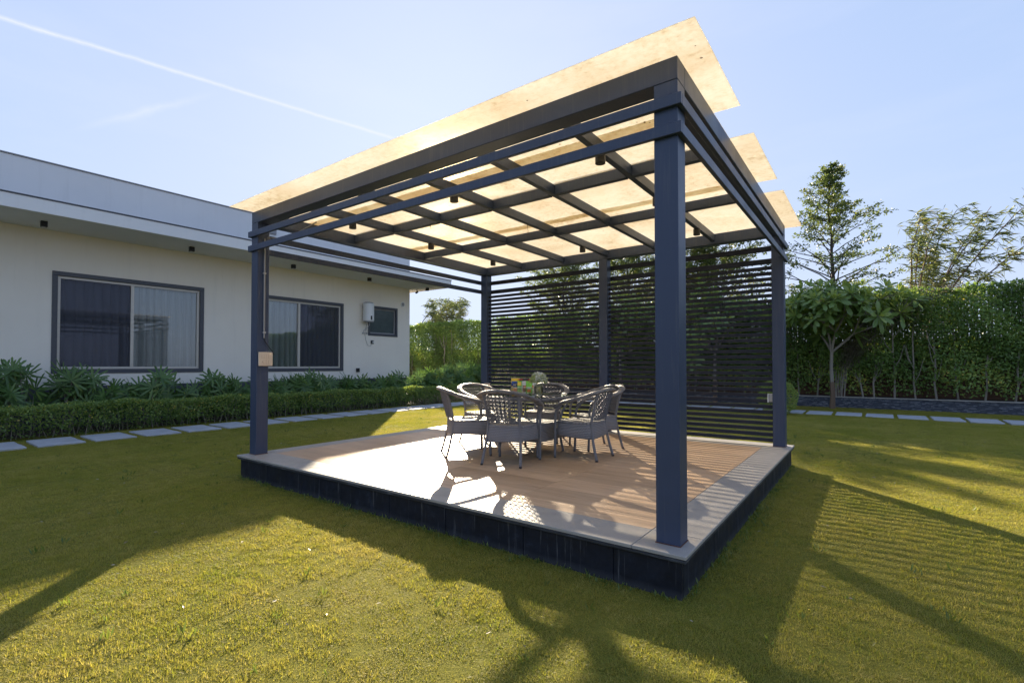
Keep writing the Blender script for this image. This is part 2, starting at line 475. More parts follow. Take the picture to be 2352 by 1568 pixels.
class MB:
    def __init__(self): self.v, self.f, self.uv, self.val = [], [], [], []
    def add(self, vs, fs, uvs=None, val=0.5):
        b = len(self.v); self.v += [tuple(v) for v in vs]
        for i, fc in enumerate(fs):
            self.f.append(tuple(b + j for j in fc))
            self.uv.append(uvs[i] if uvs else [(0, 0)] * len(fc)); self.val.append(val)
    def box(self, x0, x1, y0, y1, z0, z1, val=.5):
        vs = [(x, y, z) for z in (z0, z1) for y in (y0, y1) for x in (x0, x1)]
        self.add(vs, [(0, 2, 3, 1), (4, 5, 7, 6), (0, 1, 5, 4), (2, 6, 7, 3), (0, 4, 6, 2), (1, 3, 7, 5)], None, val)
    def tube(self, pts, rad, n=8, val=.5, flat=None, cap=True, ustep=None, up=None):
        """sweep a circle (or ellipse: flat=(a,b) along side/up) along pts"""
        pts = [Vector(p) for p in pts]; N = len(pts)
        rads = rad if isinstance(rad, (list, tuple)) else [rad] * N
        prev = None; rings = []; L = 0; Ls = []
        for i, p in enumerate(pts):
            d = (pts[min(i + 1, N - 1)] - pts[max(i - 1, 0)]).normalized()
            if up is not None:
                s = d.cross(Vector(up)); s = s.normalized() if s.length > 1e-4 else (prev or Vector((1, 0, 0)))
            elif prev is None:
                s = d.cross(Vector((0, 0, 1)))
                if s.length < .05: s = d.cross(Vector((0, 1, 0)))
                s.normalize()
            else:
                s = prev - d * prev.dot(d); s.normalize()
            prev = s; u = s.cross(d).normalized()
            if i: L += (p - pts[i - 1]).length
            Ls.append(L)
            a, b = flat if flat else (1, 1)
            rings.append([p + s * math.cos(2 * math.pi * k / n) * rads[i] * a + u * math.sin(2 * math.pi * k / n) * rads[i] * b for k in range(n)])
        vs = [v for r in rings for v in r]; fs = []; uvs = []
        for i in range(N - 1):
            for k in range(n):
                k2 = (k + 1) % n
                fs.append((i * n + k, i * n + k2, (i + 1) * n + k2, (i + 1) * n + k))
                uvs.append([(k / n, Ls[i]), ((k + 1) / n, Ls[i]), ((k + 1) / n, Ls[i + 1]), (k / n, Ls[i + 1])])
        if cap:
            fs.append(tuple(range(n - 1, -1, -1))); uvs.append([(0, 0)] * n)
            fs.append(tuple((N - 1) * n + k for k in range(n))); uvs.append([(0, 0)] * n)
        self.add(vs, fs, uvs, val)
    def lathe(self, prof, n=20, center=(0, 0, 0), val=.5, close=True):
        cx, cy, cz = center
        vs = [(cx + r * math.cos(2 * math.pi * k / n), cy + r * math.sin(2 * math.pi * k / n), cz + z) for r, z in prof for k in range(n)]
        fs = [(i * n + k, i * n + (k + 1) % n, (i + 1) * n + (k + 1) % n, (i + 1) * n + k) for i in range(len(prof) - 1) for k in range(n)]
        if close:
            fs.append(tuple(range(n - 1, -1, -1))); fs.append(tuple((len(prof) - 1) * n + k for k in range(n)))
        self.add(vs, fs, None, val)
    def mesh(self, name, mat, smooth=False):
        me = bpy.data.meshes.new(name); me.from_pydata(self.v, [], self.f)
        uvl = me.uv_layers.new(name='UVMap')
        uvl.data.foreach_set('uv', np.array([c for f in self.uv for p in f for c in p], 'f'))
        a = me.attributes.new('v', 'FLOAT', 'FACE'); a.data.foreach_set('value', np.array(self.val, 'f'))
        me.materials.append(MAT[mat])
        if smooth: me.polygons.foreach_set('use_smooth', [True] * len(me.polygons))
        me.update(); return me
    def obj(self, name, mat, parent=None, loc=(0, 0, 0), smooth=False, **k):
        o = bpy.data.objects.new(name, self.mesh(name, mat, smooth)); o.location = loc
        return link(o, parent, **k)

def leaf_mesh(name, P, D, N, L, W, mat, val=None, fold=.25, droop=0.0):
    """n leaves, each a folded diamond: base, left, tip, right"""
    n = len(P); P = np.asarray(P, float); D = np.asarray(D, float); N = np.asarray(N, float)
    D = D / (np.linalg.norm(D, axis=1, keepdims=True) + 1e-9)
    S = np.cross(D, N); S /= (np.linalg.norm(S, axis=1, keepdims=True) + 1e-9)
    U = np.cross(S, D)
    L = np.asarray(L)[:, None] * np.ones((n, 1)); W = np.asarray(W)[:, None] * np.ones((n, 1))
    mid = P + D * L * .48
    V = np.empty((n, 4, 3), 'f')
    V[:, 0] = P
    V[:, 1] = mid - S * W * .5 + U * W * fold
    V[:, 2] = P + D * L - np.array([0, 0, 1]) * L * droop
    V[:, 3] = mid + S * W * .5 + U * W * fold
    idx = np.arange(n)[:, None] * 4
    F = np.concatenate([idx + [[0, 1, 2]], idx + [[0, 2, 3]]], 1).reshape(-1)
    me = bpy.data.meshes.new(name)
    me.vertices.add(n * 4); me.vertices.foreach_set('co', V.reshape(-1))
    me.loops.add(n * 6); me.loops.foreach_set('vertex_index', F.astype('i'))
    me.polygons.add(n * 2)
    me.polygons.foreach_set('loop_start', np.arange(n * 2, dtype='i') * 3)
    me.polygons.foreach_set('loop_total', np.full(n * 2, 3, 'i'))
    me.update(calc_edges=True)
    if val is None: val = rng.random(n)
    a = me.attributes.new('v', 'FLOAT', 'FACE'); a.data.foreach_set('value', np.repeat(np.asarray(val, 'f'), 2))
    me.materials.append(MAT[mat])
    return me

def blade_mesh(name, P, D, N, L, W, mat, val=None, sect=((.35, .7), (.75, 1.0)), droop=.15, fold=.12):
    """n strap or oblong leaves with six points each"""
    n = len(P); P = np.asarray(P, float); D = np.asarray(D, float); N = np.asarray(N, float)
    D = D / (np.linalg.norm(D, axis=1, keepdims=True) + 1e-9)
    S = np.cross(D, N); S /= (np.linalg.norm(S, axis=1, keepdims=True) + 1e-9); U = np.cross(S, D)
    L = np.asarray(L, float).reshape(n, 1); W = np.asarray(W, float).reshape(n, 1); dn = np.array([0, 0, 1.0])
    V = np.empty((n, 6, 3), 'f'); V[:, 0] = P; V[:, 5] = P + D * L - dn * L * droop
    for k, (t_, w_) in enumerate(sect):
        c_ = P + D * L * t_ - dn * L * droop * t_ * t_
        V[:, 1 + 2 * k] = c_ - S * W * w_ * .5 + U * W * fold; V[:, 2 + 2 * k] = c_ + S * W * w_ * .5 + U * W * fold
    idx = np.arange(n)[:, None] * 6
    F = np.concatenate([idx + [[0, 1, 2]], idx + [[1, 3, 4]], idx + [[1, 4, 2]], idx + [[3, 5, 4]]], 1).reshape(-1)
    me = bpy.data.meshes.new(name); me.vertices.add(n * 6); me.vertices.foreach_set('co', V.reshape(-1))
    me.loops.add(n * 12); me.loops.foreach_set('vertex_index', F.astype('i')); me.polygons.add(n * 4)
    me.polygons.foreach_set('loop_start', np.arange(n * 4, dtype='i') * 3); me.polygons.foreach_set('loop_total', np.full(n * 4, 3, 'i'))
    me.update(calc_edges=True)
    if val is None: val = rng.random(n)
    a = me.attributes.new('v', 'FLOAT', 'FACE'); a.data.foreach_set('value', np.repeat(np.asarray(val, 'f'), 4))
    me.materials.append(MAT[mat]); return me

def meshobj(name, me, parent=None, loc=(0, 0, 0), **k):
    o = bpy.data.objects.new(name, me); o.location = loc
    return link(o, parent, **k)

def rdirs(n):
    v = rng.normal(size=(n, 3)); return v / np.linalg.norm(v, axis=1, keepdims=True)

ORD = ['first', 'second', 'third', 'fourth', 'fifth', 'sixth', 'seventh', 'eighth', 'ninth', 'tenth', 'eleventh', 'twelfth',
       'thirteenth', 'fourteenth', 'fifteenth', 'sixteenth', 'seventeenth', 'eighteenth', 'nineteenth', 'twentieth']

# ------------------------------------------------------------------ ground and lawn
mb = MB(); mb.add([(-400, -400, -.012), (400, -400, -.012), (400, 400, -.012), (-400, 400, -.012)], [(0, 1, 2, 3)])
mb.obj('ground', 'soil', kind='structure')
mb = MB()
gx = np.linspace(-13.2, 16, 60); gy = np.linspace(-12, 19.45, 60)
vs = [(x, y, .008 * math.sin(x * 1.3 + y * .7) * math.sin(y * 1.1)) for y in gy for x in gx]
fs = [(j * 60 + i, j * 60 + i + 1, (j + 1) * 60 + i + 1, (j + 1) * 60 + i) for j in range(59) for i in range(59)]
mb.add(vs, fs)
mb.obj('lawn', 'lawn', kind='structure', smooth=True)

# ------------------------------------------------------------------ platform
XL, XR, YF, YB = -6.368, -0.965, 3.0685, 7.777      # outer faces of the posts
PZ = .277
LX0, LX1, LY0, LY1 = -6.412, -0.888, 2.932, 7.912   # coping edges
WX0, WX1, WY0, WY1 = -6.155, -1.225, 3.295, 7.437   # wood field
plat = thing('platform', ((LX0 + LX1) / 2, (LY0 + LY1) / 2, 0), 'raised square platform with wood-look floor, grey granite border and black skirting', 'platform')
IN = .035
box('core', LX0 + IN + .03, LX1 - IN - .03, LY0 + IN + .03, LY1 - IN - .03, -.05, PZ - .02, 'grout', plat, 0)
# floor planks
nrow, ncol = 21, 4
dx = (WX1 - WX0) / ncol; dy = (WY1 - WY0) / nrow
for i in range(ncol):
    for j in range(nrow):
        box('floor_tile', WX0 + i * dx + .002, WX0 + (i + 1) * dx - .002, WY0 + j * dy + .0008, WY0 + (j + 1) * dy - .0008,
            PZ - .016, PZ - .0003 * ((i * 7 + j * 3) % 3), 'wood', plat, .0007)
# coping slabs, nosing below
def coping(x0, x1, y0, y1):
    return box('border_slab', x0 + .0012, x1 - .0012, y0 + .0012, y1 - .0012, PZ - .022, PZ + random.uniform(0, .0012), 'granite', plat, .003)
xs = [LX0, -5.31, -3.27, WX1, LX1]
for a, b in zip(xs[:-1], xs[1:]): coping(a, b, LY0, WY0)
xs = [LX0, -4.6, -2.7, LX1]
for a, b in zip(xs[:-1], xs[1:]): coping(a, b, WY1, LY1)
ys = [WY0, 5.184, WY1]
for a, b in zip(ys[:-1], ys[1:]): coping(WX1, LX1, a, b); coping(LX0, WX0, a, b)
nz0, nz1 = PZ - .048, PZ - .0225
for nm, a in (('f', (LX0 + .004, LX1 - .004, LY0 + .005, LY0 + .06)), ('b', (LX0 + .004, LX1 - .004, LY1 - .06, LY1 - .005)),
              ('l', (LX0 + .005, LX0 + .06, LY0 + .06, LY1 - .06)), ('r', (LX1 - .06, LX1 - .005, LY0 + .06, LY1 - .06))):
    box('nosing', *a, nz0, nz1, 'nosing', plat, .006)
# skirting panels
sx = [LX0 + IN, -5.72, -5.0, -4.28, -3.56, -2.855, -2.075, -1.362, LX1 - IN]
for a, b in zip(sx[:-1], sx[1:]):
    q = random.uniform(-.002, .002)
    box('skirt_panel', a + .002, b - .002, LY0 + IN + q, LY0 + IN + .028, -.03, nz0 - .001, 'blackgranite', plat, .002)
    box('skirt_panel', a + .002, b - .002, LY1 - IN - .028, LY1 - IN, -.03, nz0 - .001, 'blackgranite', plat, .002)
sy = [LY0 + IN + .029, 3.7, 4.4, 5.1, 5.8, 6.5, 7.2, LY1 - IN - .029]
for a, b in zip(sy[:-1], sy[1:]):
    box('skirt_panel', LX1 - IN - .028, LX1 - IN, a + .002, b - .002, -.03, nz0 - .001, 'blackgranite', plat, .002)
    box('skirt_panel', LX0 + IN, LX0 + IN + .028, a + .002, b - .002, -.03, nz0 - .001, 'blackgranite', plat, .002)

# ------------------------------------------------------------------ pergola
perg = thing('pergola', ((XL + XR) / 2, (YF + YB) / 2, PZ), 'slate blue steel pergola with translucent cream roof and slatted back screen', 'pergola')
PW, BZ0, BZ1 = .152, 3.195, 3.343
def post(x0, y0, mat='paint'):
    o = box('post', x0, x0 + PW, y0, y0 + PW, PZ, BZ0, mat, perg, .004)
    box('base_plate', x0 - .004, x0 + PW + .004, y0 - .004, y0 + PW + .004, PZ - .001, PZ + .006, 'rust', perg, 0)
    return o
post(XL, YF); post(XR - PW, YF); post(XR - PW, YB - PW); post(XL, YB - PW); post(-3.752, YB - PW)
box('beam', XL, XR, YF, YF + PW, BZ0 + .0005, BZ1, 'paint', perg, .004)
box('beam', XL, XR, YB - PW, YB, BZ0 + .0005, BZ1, 'paint', perg, .004)
for x in (XL, XR - PW): box('beam', x, x + PW, YF + PW + .0005, YB - PW - .0005, BZ0 + .0005, BZ1, 'paint', perg, .004)
for x in (-5.37, -4.465, -3.61, -2.765, -1.89):
    box('rafter', x - .03, x + .03, YF + PW, YB - PW, 3.235, 3.338, 'paint', perg, .003)
for y in (4.53, 5.94):
    xs = [XL + PW, -5.4, -5.34, -4.495, -4.435, -3.64, -3.58, -2.795, -2.735, -1.92, -1.86, XR - PW]
    for a, b in zip(xs[::2], xs[1::2]):
        box('purlin', a + .0005, b - .0005, y - .032, y + .032, 3.228, 3.336, 'paint', perg, .003)
RT = .032
for z0, z1 in ((3.018, 3.092), (2.838, 2.912)):
    box('rail', XL - RT, XR + RT, YF - RT, YF + .0005, z0, z1, 'paint', perg, .003)
    box('rail', XL - RT, XR + RT, YB - .0005, YB + RT, z0, z1, 'slat', perg, .003)
    box('rail', XL - RT, XL + .0005, YF + .001, YB - .001, z0, z1, 'paint', perg, .003)
    box('rail', XR - .0005, XR + RT, YF + .001, YB - .001, z0, z1, 'paint', perg, .003)
for k in range(32):
    z = .325 + k * .0778
    for a, b in ((XL + PW, -3.752), (-3.752 + PW, XR - PW)):
        box('slat', a + .0005, b - .0005, YB - .088, YB - .074, z, z + .051, 'slat', perg, .002)
# roof sheets: wide ones overhang the right side, narrow ones lap beneath and stop at the beam
def sheet(x0, x1, y0, y1, z, sag, tilt=0):
    nx, ny = 40, 10; mb = MB(); vs = []
    for s in (0, 1):
        for j in range(ny + 1):
            for i in range(nx + 1):
                x = x0 + (x1 - x0) * i / nx; y = y0 + (y1 - y0) * j / ny
                over = max(0, x - (XR)) + max(0, YF - y)
                zz = z + .003 * s + sag * math.sin(x * 3.7 + y0) * .5 - over * .02 + tilt * (j / ny - .5)
                vs.append((x, y, zz))
    m = (nx + 1) * (ny + 1); fs = []
    for j in range(ny):
        for i in range(nx):
            a = j * (nx + 1) + i; q = (a, a + 1, a + nx + 2, a + nx + 1)
            fs.append(q[::-1]); fs.append(tuple(m + w for w in q))
    rim = [j * (nx + 1) for j in range(ny + 1)]
    def side(ids):
        for a, b in zip(ids[:-1], ids[1:]): fs.append((a, b, m + b, m + a))
    side(list(range(nx + 1))); side([j * (nx + 1) + nx for j in range(ny + 1)])
    side(list(range(ny * (nx + 1) + nx, ny * (nx + 1) - 1, -1))); side(rim[::-1])
    W = wl_(perg); vs = [tuple(Vector(v) - W) for v in vs]
    mb.add(vs, fs); mb.obj('roof_sheet', 'sheet', perg, smooth=False)
sheet(XL + .008, -.778, 2.79, 3.97, 3.354, .004)
sheet(XL + .008, -.782, 4.51, 5.78, 3.354, .004)
sheet(XL + .008, -.778, 6.18, 7.957, 3.354, .004)
sheet(XL + .012, -.968, 3.78, 4.70, 3.346, .002)
sheet(XL + .012, -.972, 5.62, 6.33, 3.346, .002)

# cable conduit and clips down the left post
mb = MB(); W = wl_(perg)
cx = XL + PW + .012; cy = YF + .085
mb.tube([Vector((cx, cy, 3.0)) - W, Vector((cx, cy, 1.74)) - W], .011, 8)
mb.obj('conduit', 'pvc', perg)
for z in (2.55, 1.8):
    box('conduit_clip', cx - .013, cx + .013, cy - .018, cy + .018, z, z + .02, 'steel', perg, .002)
mb = MB()
mb.tube([Vector(p) - W for p in ((cx, cy, 1.76), (cx + .005, cy + .01, 1.70), (cx + .02, cy + .06, 1.62), (cx + .035, cy + .10, 1.56), (cx + .035, cy + .11, 1.53))], .005, 6)
mb.obj('cable', 'black', perg)
mb = MB()
mb.tube([Vector(p) - W for p in ((XL + PW + .01, YF + .12, 3.02), (-6.0, 3.32, 3.005), (-5.7, 3.3, 3.03), (-5.45, 3.4, 3.14))], .007, 6)
mb.obj('cable', 'pvc', perg)
for x, y, z, l in ((-3.6, 5.25, 3.235, .16), (-5.05, 3.75, 3.24, .10), (-4.62, 4.5, 3.235, .07), (-5.15, 3.72, 3.24, .08)):
    mb = MB(); mb.tube([Vector((x, y, z)) - W, Vector((x + .01, y, z - l * .6)) - W, Vector((x + .004, y + .01, z - l)) - W], .003, 5)
    mb.obj('loose_wire', 'black', perg)

# switch box on the left post
sw = thing('switch_box', (XL + PW, 3.16, 1.40), 'cream switch panel with dial fixed to the left front post', 'switch')
W = wl_(sw)
box('back_box', XL + PW + .0005, XL + PW + .035, 3.085, 3.235, 1.402, 1.548, 'pvc', sw, .003)
box('face_plate', XL + PW + .035, XL + PW + .047, 3.072, 3.25, 1.388, 1.562, 'ivory', sw, .004)
for z in (1.485, 1.415):
    for k in range(4):
        if z < 1.45 and k < 2: continue
        y = 3.108 + k * .027
        box('rocker', XL + PW + .047, XL + PW + .052, y + .0015, y + .0255, z, z + .052, 'ivory', sw, .002)
mb = MB(); mb.tube([(.047, -.025, .042), (.058, -.025, .042)], .018, 14); mb.obj('dial', 'ivory', sw)

# outlets by the back screen
o = thing('power_outlet', (XL + PW + .05, YB - PW - .03, .90), 'small cream outlet box beside the back left post', 'outlet')
box('back_box', -6.19, -6.115, 7.545, 7.60, .91, 1.03, 'pvc', o, .003)
box('face_plate', -6.20, -6.06, 7.53, 7.544, .905, 1.04, 'ivory', o, .003)
for dxx in (-.03, 0, .03): box('socket_slot', -6.135 + dxx, -6.125 + dxx, 7.527, 7.5295, .98, 1.0, 'black', o, 0)
o = thing('power_outlet', (XR - PW - .05, YB - PW + .02, .88), 'grey outlet box with pale edge on the back right post', 'outlet')
box('back_box', -1.165, -1.1175, 7.62, 7.70, .885, .995, 'pvc', o, .003)
box('face_plate', -1.177, -1.166, 7.60, 7.72, .88, 1.00, 'enamel', o, .003)

# downlights hanging from the rafters
mb = MB()
mb.lathe([(.012, .085), (.044, .082), (.045, .075), (.045, 0), (.038, 0)], 18)
dl_body = mb.mesh('lamp_body', 'black', False)
mb = MB(); mb.lathe([(.036, .012), (.036, .006)], 18); dl_lens = mb.mesh('lens', 'steel')
DL = [(-5.37, 3.86, 'in the left front bay behind the front beam'), (-3.61, 3.87, 'in the middle of the front bay'),
      (-1.89, 3.88, 'in the front bay close to the near post'), (-5.37, 5.25, 'in the middle of the left side'),
      (-1.89, 5.27, 'half hidden behind the near post'), (-5.37, 6.76, 'in the back left corner'),
      (-3.61, 6.78, 'above the middle post of the back screen'), (-1.89, 6.80, 'in the back right corner behind the near post')]
for x, y, s in DL:
    r = thing('downlight', (x, y, 3.152), 'black cylinder downlight ' + s, 'light', 'downlights under the pergola roof')
    meshobj('lamp_body', dl_body, r); meshobj('lens', dl_lens, r)

# ------------------------------------------------------------------ house
HX = -14.6; HY0, HY1 = -9.0, 13.13; SOF = 4.37
house = thing('house', (HX, 4, 0), 'low cream and white house with flat canopy roof along the lawn', 'house')
W = wl_(house)
WIN = [(2.72, 5.78, 1.21, 3.487), (7.08, 10.14, 1.20, 3.495), (11.16, 12.51, 2.46, 3.545)]
def wall_with_holes(y0, y1, z0, z1, holes, x0, x1):
    mb = MB(); ys = sorted({y0, y1, *[h for w in holes for h in w[:2]]}); zs = sorted({z0, z1, *[h for w in holes for h in w[2:]]})
    for a, b in zip(ys[:-1], ys[1:]):
        run = None
        for c_, d in zip(zs[:-1], zs[1:]):
            inside = any(w[0] <= a and b <= w[1] and w[2] <= c_ and d <= w[3] for w in holes)
            if inside:
                if run: mb.box(x0 - W.x, x1 - W.x, a - W.y, b - W.y, run[0], run[1]); run = None
            else: run = (run[0], d) if run else (c_, d)
        if run: mb.box(x0 - W.x, x1 - W.x, a - W.y, b - W.y, run[0], run[1])
    return mb
wall_with_holes(HY0, HY1, .92, SOF, WIN, HX - .25, HX).obj('wall', 'wall', house)
box('plinth', HX - .25, HX + .02, HY0, HY1 + .02, -.02, .918, 'trim', house, .004)
box('end_wall', HX - 9, HX - .2505, HY1 - .25, HY1, .92, SOF, 'wall', house, .002)
box('end_plinth', HX - 9, HX - .2505, HY1 - .25, HY1 + .02, -.02, .918, 'trim', house, .002)
box('canopy', HX - 9, -13.05, HY0, 13.85, SOF + .0005, 4.64, 'white', house, .006)
box('drip_edge', HX - 9.01, -13.035, HY0 - .01, 13.865, 4.641, 4.668, 'trim', house, .003)
box('parapet', HX - .25, HX, HY0, HY1 - .001, 4.669, 5.84, 'white', house, .006)
box('end_parapet', HX - 9, HX - .2505, HY1 - .25, HY1 - .001, 4.669, 5.84, 'white', house, .006)
box('parapet_coping', HX - .27, HX + .02, HY0, HY1 + .012, 5.841, 5.872, 'pvc', house, .004)
box('parapet_vent', HX + .0005, HX + .05, 7.35, 7.75, 5.35, 5.50, 'pvc', house, .006)
box('back_wall', HX - 9.25, HX - 9.001, HY0, HY1, .0, 5.84, 'wall', house, .002)

def curtain(y0, y1, z0, z1, x, parent, seed):
    rr = random.Random(seed); mb = MB(); ny = 300; vs = []; ph = rr.random() * 6
    for z in (z0, (z0 + z1) / 2, z1):
        for i in range(ny + 1):
            y = y0 + (y1 - y0) * i / ny
            u = y * 2 * math.pi / .175 + ph + .9 * math.sin(y * 3.1 + seed)
            am = .062 + .022 * math.sin(y * 5 + seed)
            vs.append((x - .05 + am * 1.5 * abs(math.sin(u * .5)) ** .45 * (1 if z == z1 else 1.15) - W.x, y + .01 * math.sin(z * 2 + y * 9) - W.y, z))
    fs = [(j * (ny + 1) + i, j * (ny + 1) + i + 1, (j + 1) * (ny + 1) + i + 1, (j + 1) * (ny + 1) + i) for j in range(2) for i in range(ny)]
    mb.add(vs, fs); o = mb.obj('curtain', 'curtain', parent, smooth=True)
    o.location = W - wl_(parent)
    return o

def window(y0, y1, z0, z1, mesh_side, mid, seed):
    s = .095
    root = bpy.data.objects.new('window', None); root.location = Vector((HX, (y0 + y1) / 2, z0)) - W; link(root, house)
    xo, xi = HX + .022, HX - .12
    box('stone_surround', xi, xo, y0, y0 + s, z0 + s, z1 - s, 'trim', root, .003)
    box('stone_surround', xi, xo, y1 - s, y1, z0 + s, z1 - s, 'trim', root, .003)
    box('stone_surround', xi, xo + .002, y0, y1, z0, z0 + s - .0005, 'trim', root, .003)
    box('stone_surround', xi, xo + .002, y0, y1, z1 - s + .0005, z1, 'trim', root, .003)
    a, b, c_, d = y0 + s, y1 - s, z0 + s, z1 - s
    fw = .055; x0, x1 = HX - .10, HX - .03
    box('frame', x0, x1, a + .001, a + fw, c_ + fw, d - fw, 'alu', root, .003)
    box('frame', x0, x1, b - fw, b - .001, c_ + fw, d - fw, 'alu', root, .003)
    box('frame', x0, x1, a + .001, b - .001, c_ + .001, c_ + fw, 'alu', root, .003)
    box('frame', x0, x1, a + .001, b - .001, d - fw, d - .001, 'alu', root, .003)
    box('mullion', x0 + .004, x1 + .01, mid - .032, mid + .032, c_ + fw + .0005, d - fw - .0005, 'alu', root, .003)
    for (p0, p1, near) in ((a + fw, mid - .032, 0), (mid + .032, b - fw, 1)):
        box('pane', HX - .075, HX - .070, p0, p1, c_ + fw, d - fw, 'pane', root, 0)
        if near == mesh_side: box('insect_screen', HX - .050, HX - .048, p0, p1, c_ + fw, d - fw, 'mesh', root, 0)
    curtain(y0 + .02, mid + .05, z0 - .05, z1, HX - .185, root, seed)
    curtain(mid + .06, y1 - .02, z0 - .05, z1, HX - .185, root, seed + 3)
window(*WIN[0], 0, 4.196, 1)
window(*WIN[1], 1, 8.55, 5)
# small window
y0, y1, z0, z1 = WIN[2]
root = bpy.data.objects.new('window', None); root.location = Vector((HX, (y0 + y1) / 2, z0)) - W; link(root, house)
s = .085
for a in ((y0, y0 + s, z0 + s, z1 - s), (y1 - s, y1, z0 + s, z1 - s)): box('stone_surround', HX - .12, HX + .022, a[0], a[1], a[2], a[3], 'trim', root, .003)
for a in ((y0, y1, z0, z0 + s - .0005), (y0, y1, z1 - s + .0005, z1)): box('stone_surround', HX - .12, HX + .024, a[0], a[1], a[2], a[3], 'trim', root, .003)
a, b, c_, d = y0 + s, y1 - s, z0 + s, z1 - s; fw = .045
for q in ((a, a + fw, c_ + fw, d - fw), (b - fw, b, c_ + fw, d - fw), (a, b, c_, c_ + fw - .0005), (a, b, d - fw + .0005, d)):
    box('frame', HX - .10, HX - .04, q[0] + .001, q[1] - .001, q[2], q[3], 'pvc', root, .003)
box('pane', HX - .08, HX - .07, a + fw, b - fw, c_ + fw, d - fw, 'frosted', root, 0)

# soffit lights
mb = MB(); mb.box(-.05, .05, -.05, .05, 0, .115); sl = mb.mesh('lamp_body', 'black')
mb = MB(); mb.lathe([(.035, -.001), (.035, -.004)], 14); sl2 = mb.mesh('lens', 'steel')
SL = [(2.43, 'above the left edge of the left large window'), (5.17, 'above the right end of the left large window'), (7.87, 'just right of the left front post'),
      (10.6, 'above the gap between large and small windows'), (13.3, 'at the far end past the house corner')]
for y, s_ in SL:
    r = thing('soffit_light', (-13.8, y, SOF - .115), 'black square canopy light ' + s_, 'light', 'square lights under the house canopy')
    meshobj('lamp_body', sl, r); meshobj('lens', sl2, r)
r = thing('security_camera', (HX + .25, 13.28, SOF - .16), 'small dark bullet camera under the canopy by the house corner', 'camera')
mb = MB(); mb.tube([(0, 0, .16), (0, 0, .05)], .02, 8); mb.obj('bracket', 'pvc', r)
mb = MB(); mb.tube([(-.02, .04, .05), (.05, -.09, .0)], .04, 10); mb.obj('lamp_body', 'black', r)

# water heater
hy, hz = 11.02, 2.93
wh = thing('water_heater', (HX, hy, hz), 'white cylindrical water heater with dark display on the house wall', 'heater')
mb = MB(); mb.lathe([(.12, 0), (.175, .02), (.19, .05), (.19, .62), (.175, .65), (.12, .67)], 28, (.215, 0, 0)); mb.obj('tank', 'enamel', wh, smooth=False)
mb = MB(); mb.lathe([(.178, -.012), (.178, .018)], 28, (.215, 0, 0)); mb.obj('bottom_cap', 'pvc', wh)
mb = MB(); mb.lathe([(.178, .652), (.15, .682)], 28, (.215, 0, 0)); mb.obj('top_cap', 'pvc', wh)
ang = math.atan2(-hy, 14.4) + .55
mb = MB()
vs = []
for z in (.06, .20):
    for k in range(5):
        th = ang - .16 + .08 * k; vs.append((.215 + .1925 * math.cos(th), .1925 * math.sin(th), z))
mb.add(vs, [(k, k + 1, k + 6, k + 5) for k in range(4)]); mb.obj('display', 'black', wh)
for z in (.15, .52): box('bracket', HX + .001, HX + .03, hy - .10, hy + .10, hz + z, hz + z + .03, 'steel', wh, .003)
for k, (ya, yb) in enumerate(((-.07, .06), (.06, -.09))):
    mb = MB(); mb.tube([(.2, ya, 0), (.19, ya, -.12), (.12, (ya + yb) / 2, -.24), (.06, yb, -.30), (.05, yb, -.36), (.02, yb, -.40)], .008, 6); mb.obj('pipe', 'steel', wh)
    mb = MB(); mb.tube([(-.0, yb, -.40), (.06, yb, -.40)], .026, 8); mb.obj('valve', 'steel', wh)
mb = MB(); mb.tube([(.2, .0, 0), (.06, .0, -.2), (.03, -.02, -.42), (.03, .02, -.62), (.03, .10, -.82), (.03, .22, -.86), (.03, .30, -.76), (.03, .31, -.70)], .006, 6); mb.obj('power_cord', 'pvc', wh)
r = thing('wall_socket', (HX, 11.34, 2.16), 'small dark wall socket with white plug under the water heater', 'socket')
box('plate', HX + .0005, HX + .02, 11.28, 11.40, 2.16, 2.29, 'black', r, .003)
box('plug', HX + .0205, HX + .06, 11.33, 11.38, 2.20, 2.25, 'enamel', r, .004)
r = thing('wall_vent', (HX, 12.76, 3.73), 'round white wall vent near the far house corner', 'vent')
mb = MB(); mb.tube([(0, 0, 0), (.03, 0, 0)], .095, 22); mb.obj('ring', 'white', r)
mb = MB(); mb.tube([(.0305, 0, 0), (.035, 0, 0)], .068, 22); mb.obj('grille', 'pvc', r)
r = thing('garden_light', (HX, 10.72, 1.16), 'small dark wall light low on the house wall right of window', 'light')
box('body', HX + .0005, HX + .07, 10.66, 10.77, 1.16, 1.29, 'black', r, .004)
box('lens', HX + .02, HX + .06, 10.68, 10.75, 1.15, 1.1595, 'steel', r, 0)

# ------------------------------------------------------------------ stepping stone paths
def stone_mesh(w, l, seed):
    rr = random.Random(seed); mb = MB(); n = 7; pts = []
    for s_, (ax, ay, bx, by) in enumerate(((-1, -1, 1, -1), (1, -1, 1, 1), (1, 1, -1, 1), (-1, 1, -1, -1))):
        for k in range(n):
            u = k / n; pts.append(((ax + (bx - ax) * u) * w / 2 + rr.uniform(-.008, .008), (ay + (by - ay) * u) * l / 2 + rr.uniform(-.008, .008)))
    N = len(pts)
    vs = [(x, y, -.03) for x, y in pts] + [(x, y, .024) for x, y in pts] + [(x * .985, y * .985, .03) for x, y in pts]
    fs = [(k, (k + 1) % N, N + (k + 1) % N, N + k) for k in range(N)] + [(N + k, N + (k + 1) % N, 2 * N + (k + 1) % N, 2 * N + k) for k in range(N)]
    fs.append(tuple(2 * N + k for k in range(N))); mb.add(vs, fs)
    return mb.mesh('stepping_stone', 'stone')
sm = [stone_mesh(1.0, .62, k) for k in range(4)]
path = thing('side_path', (-11.92, 6, 0), kind='structure')
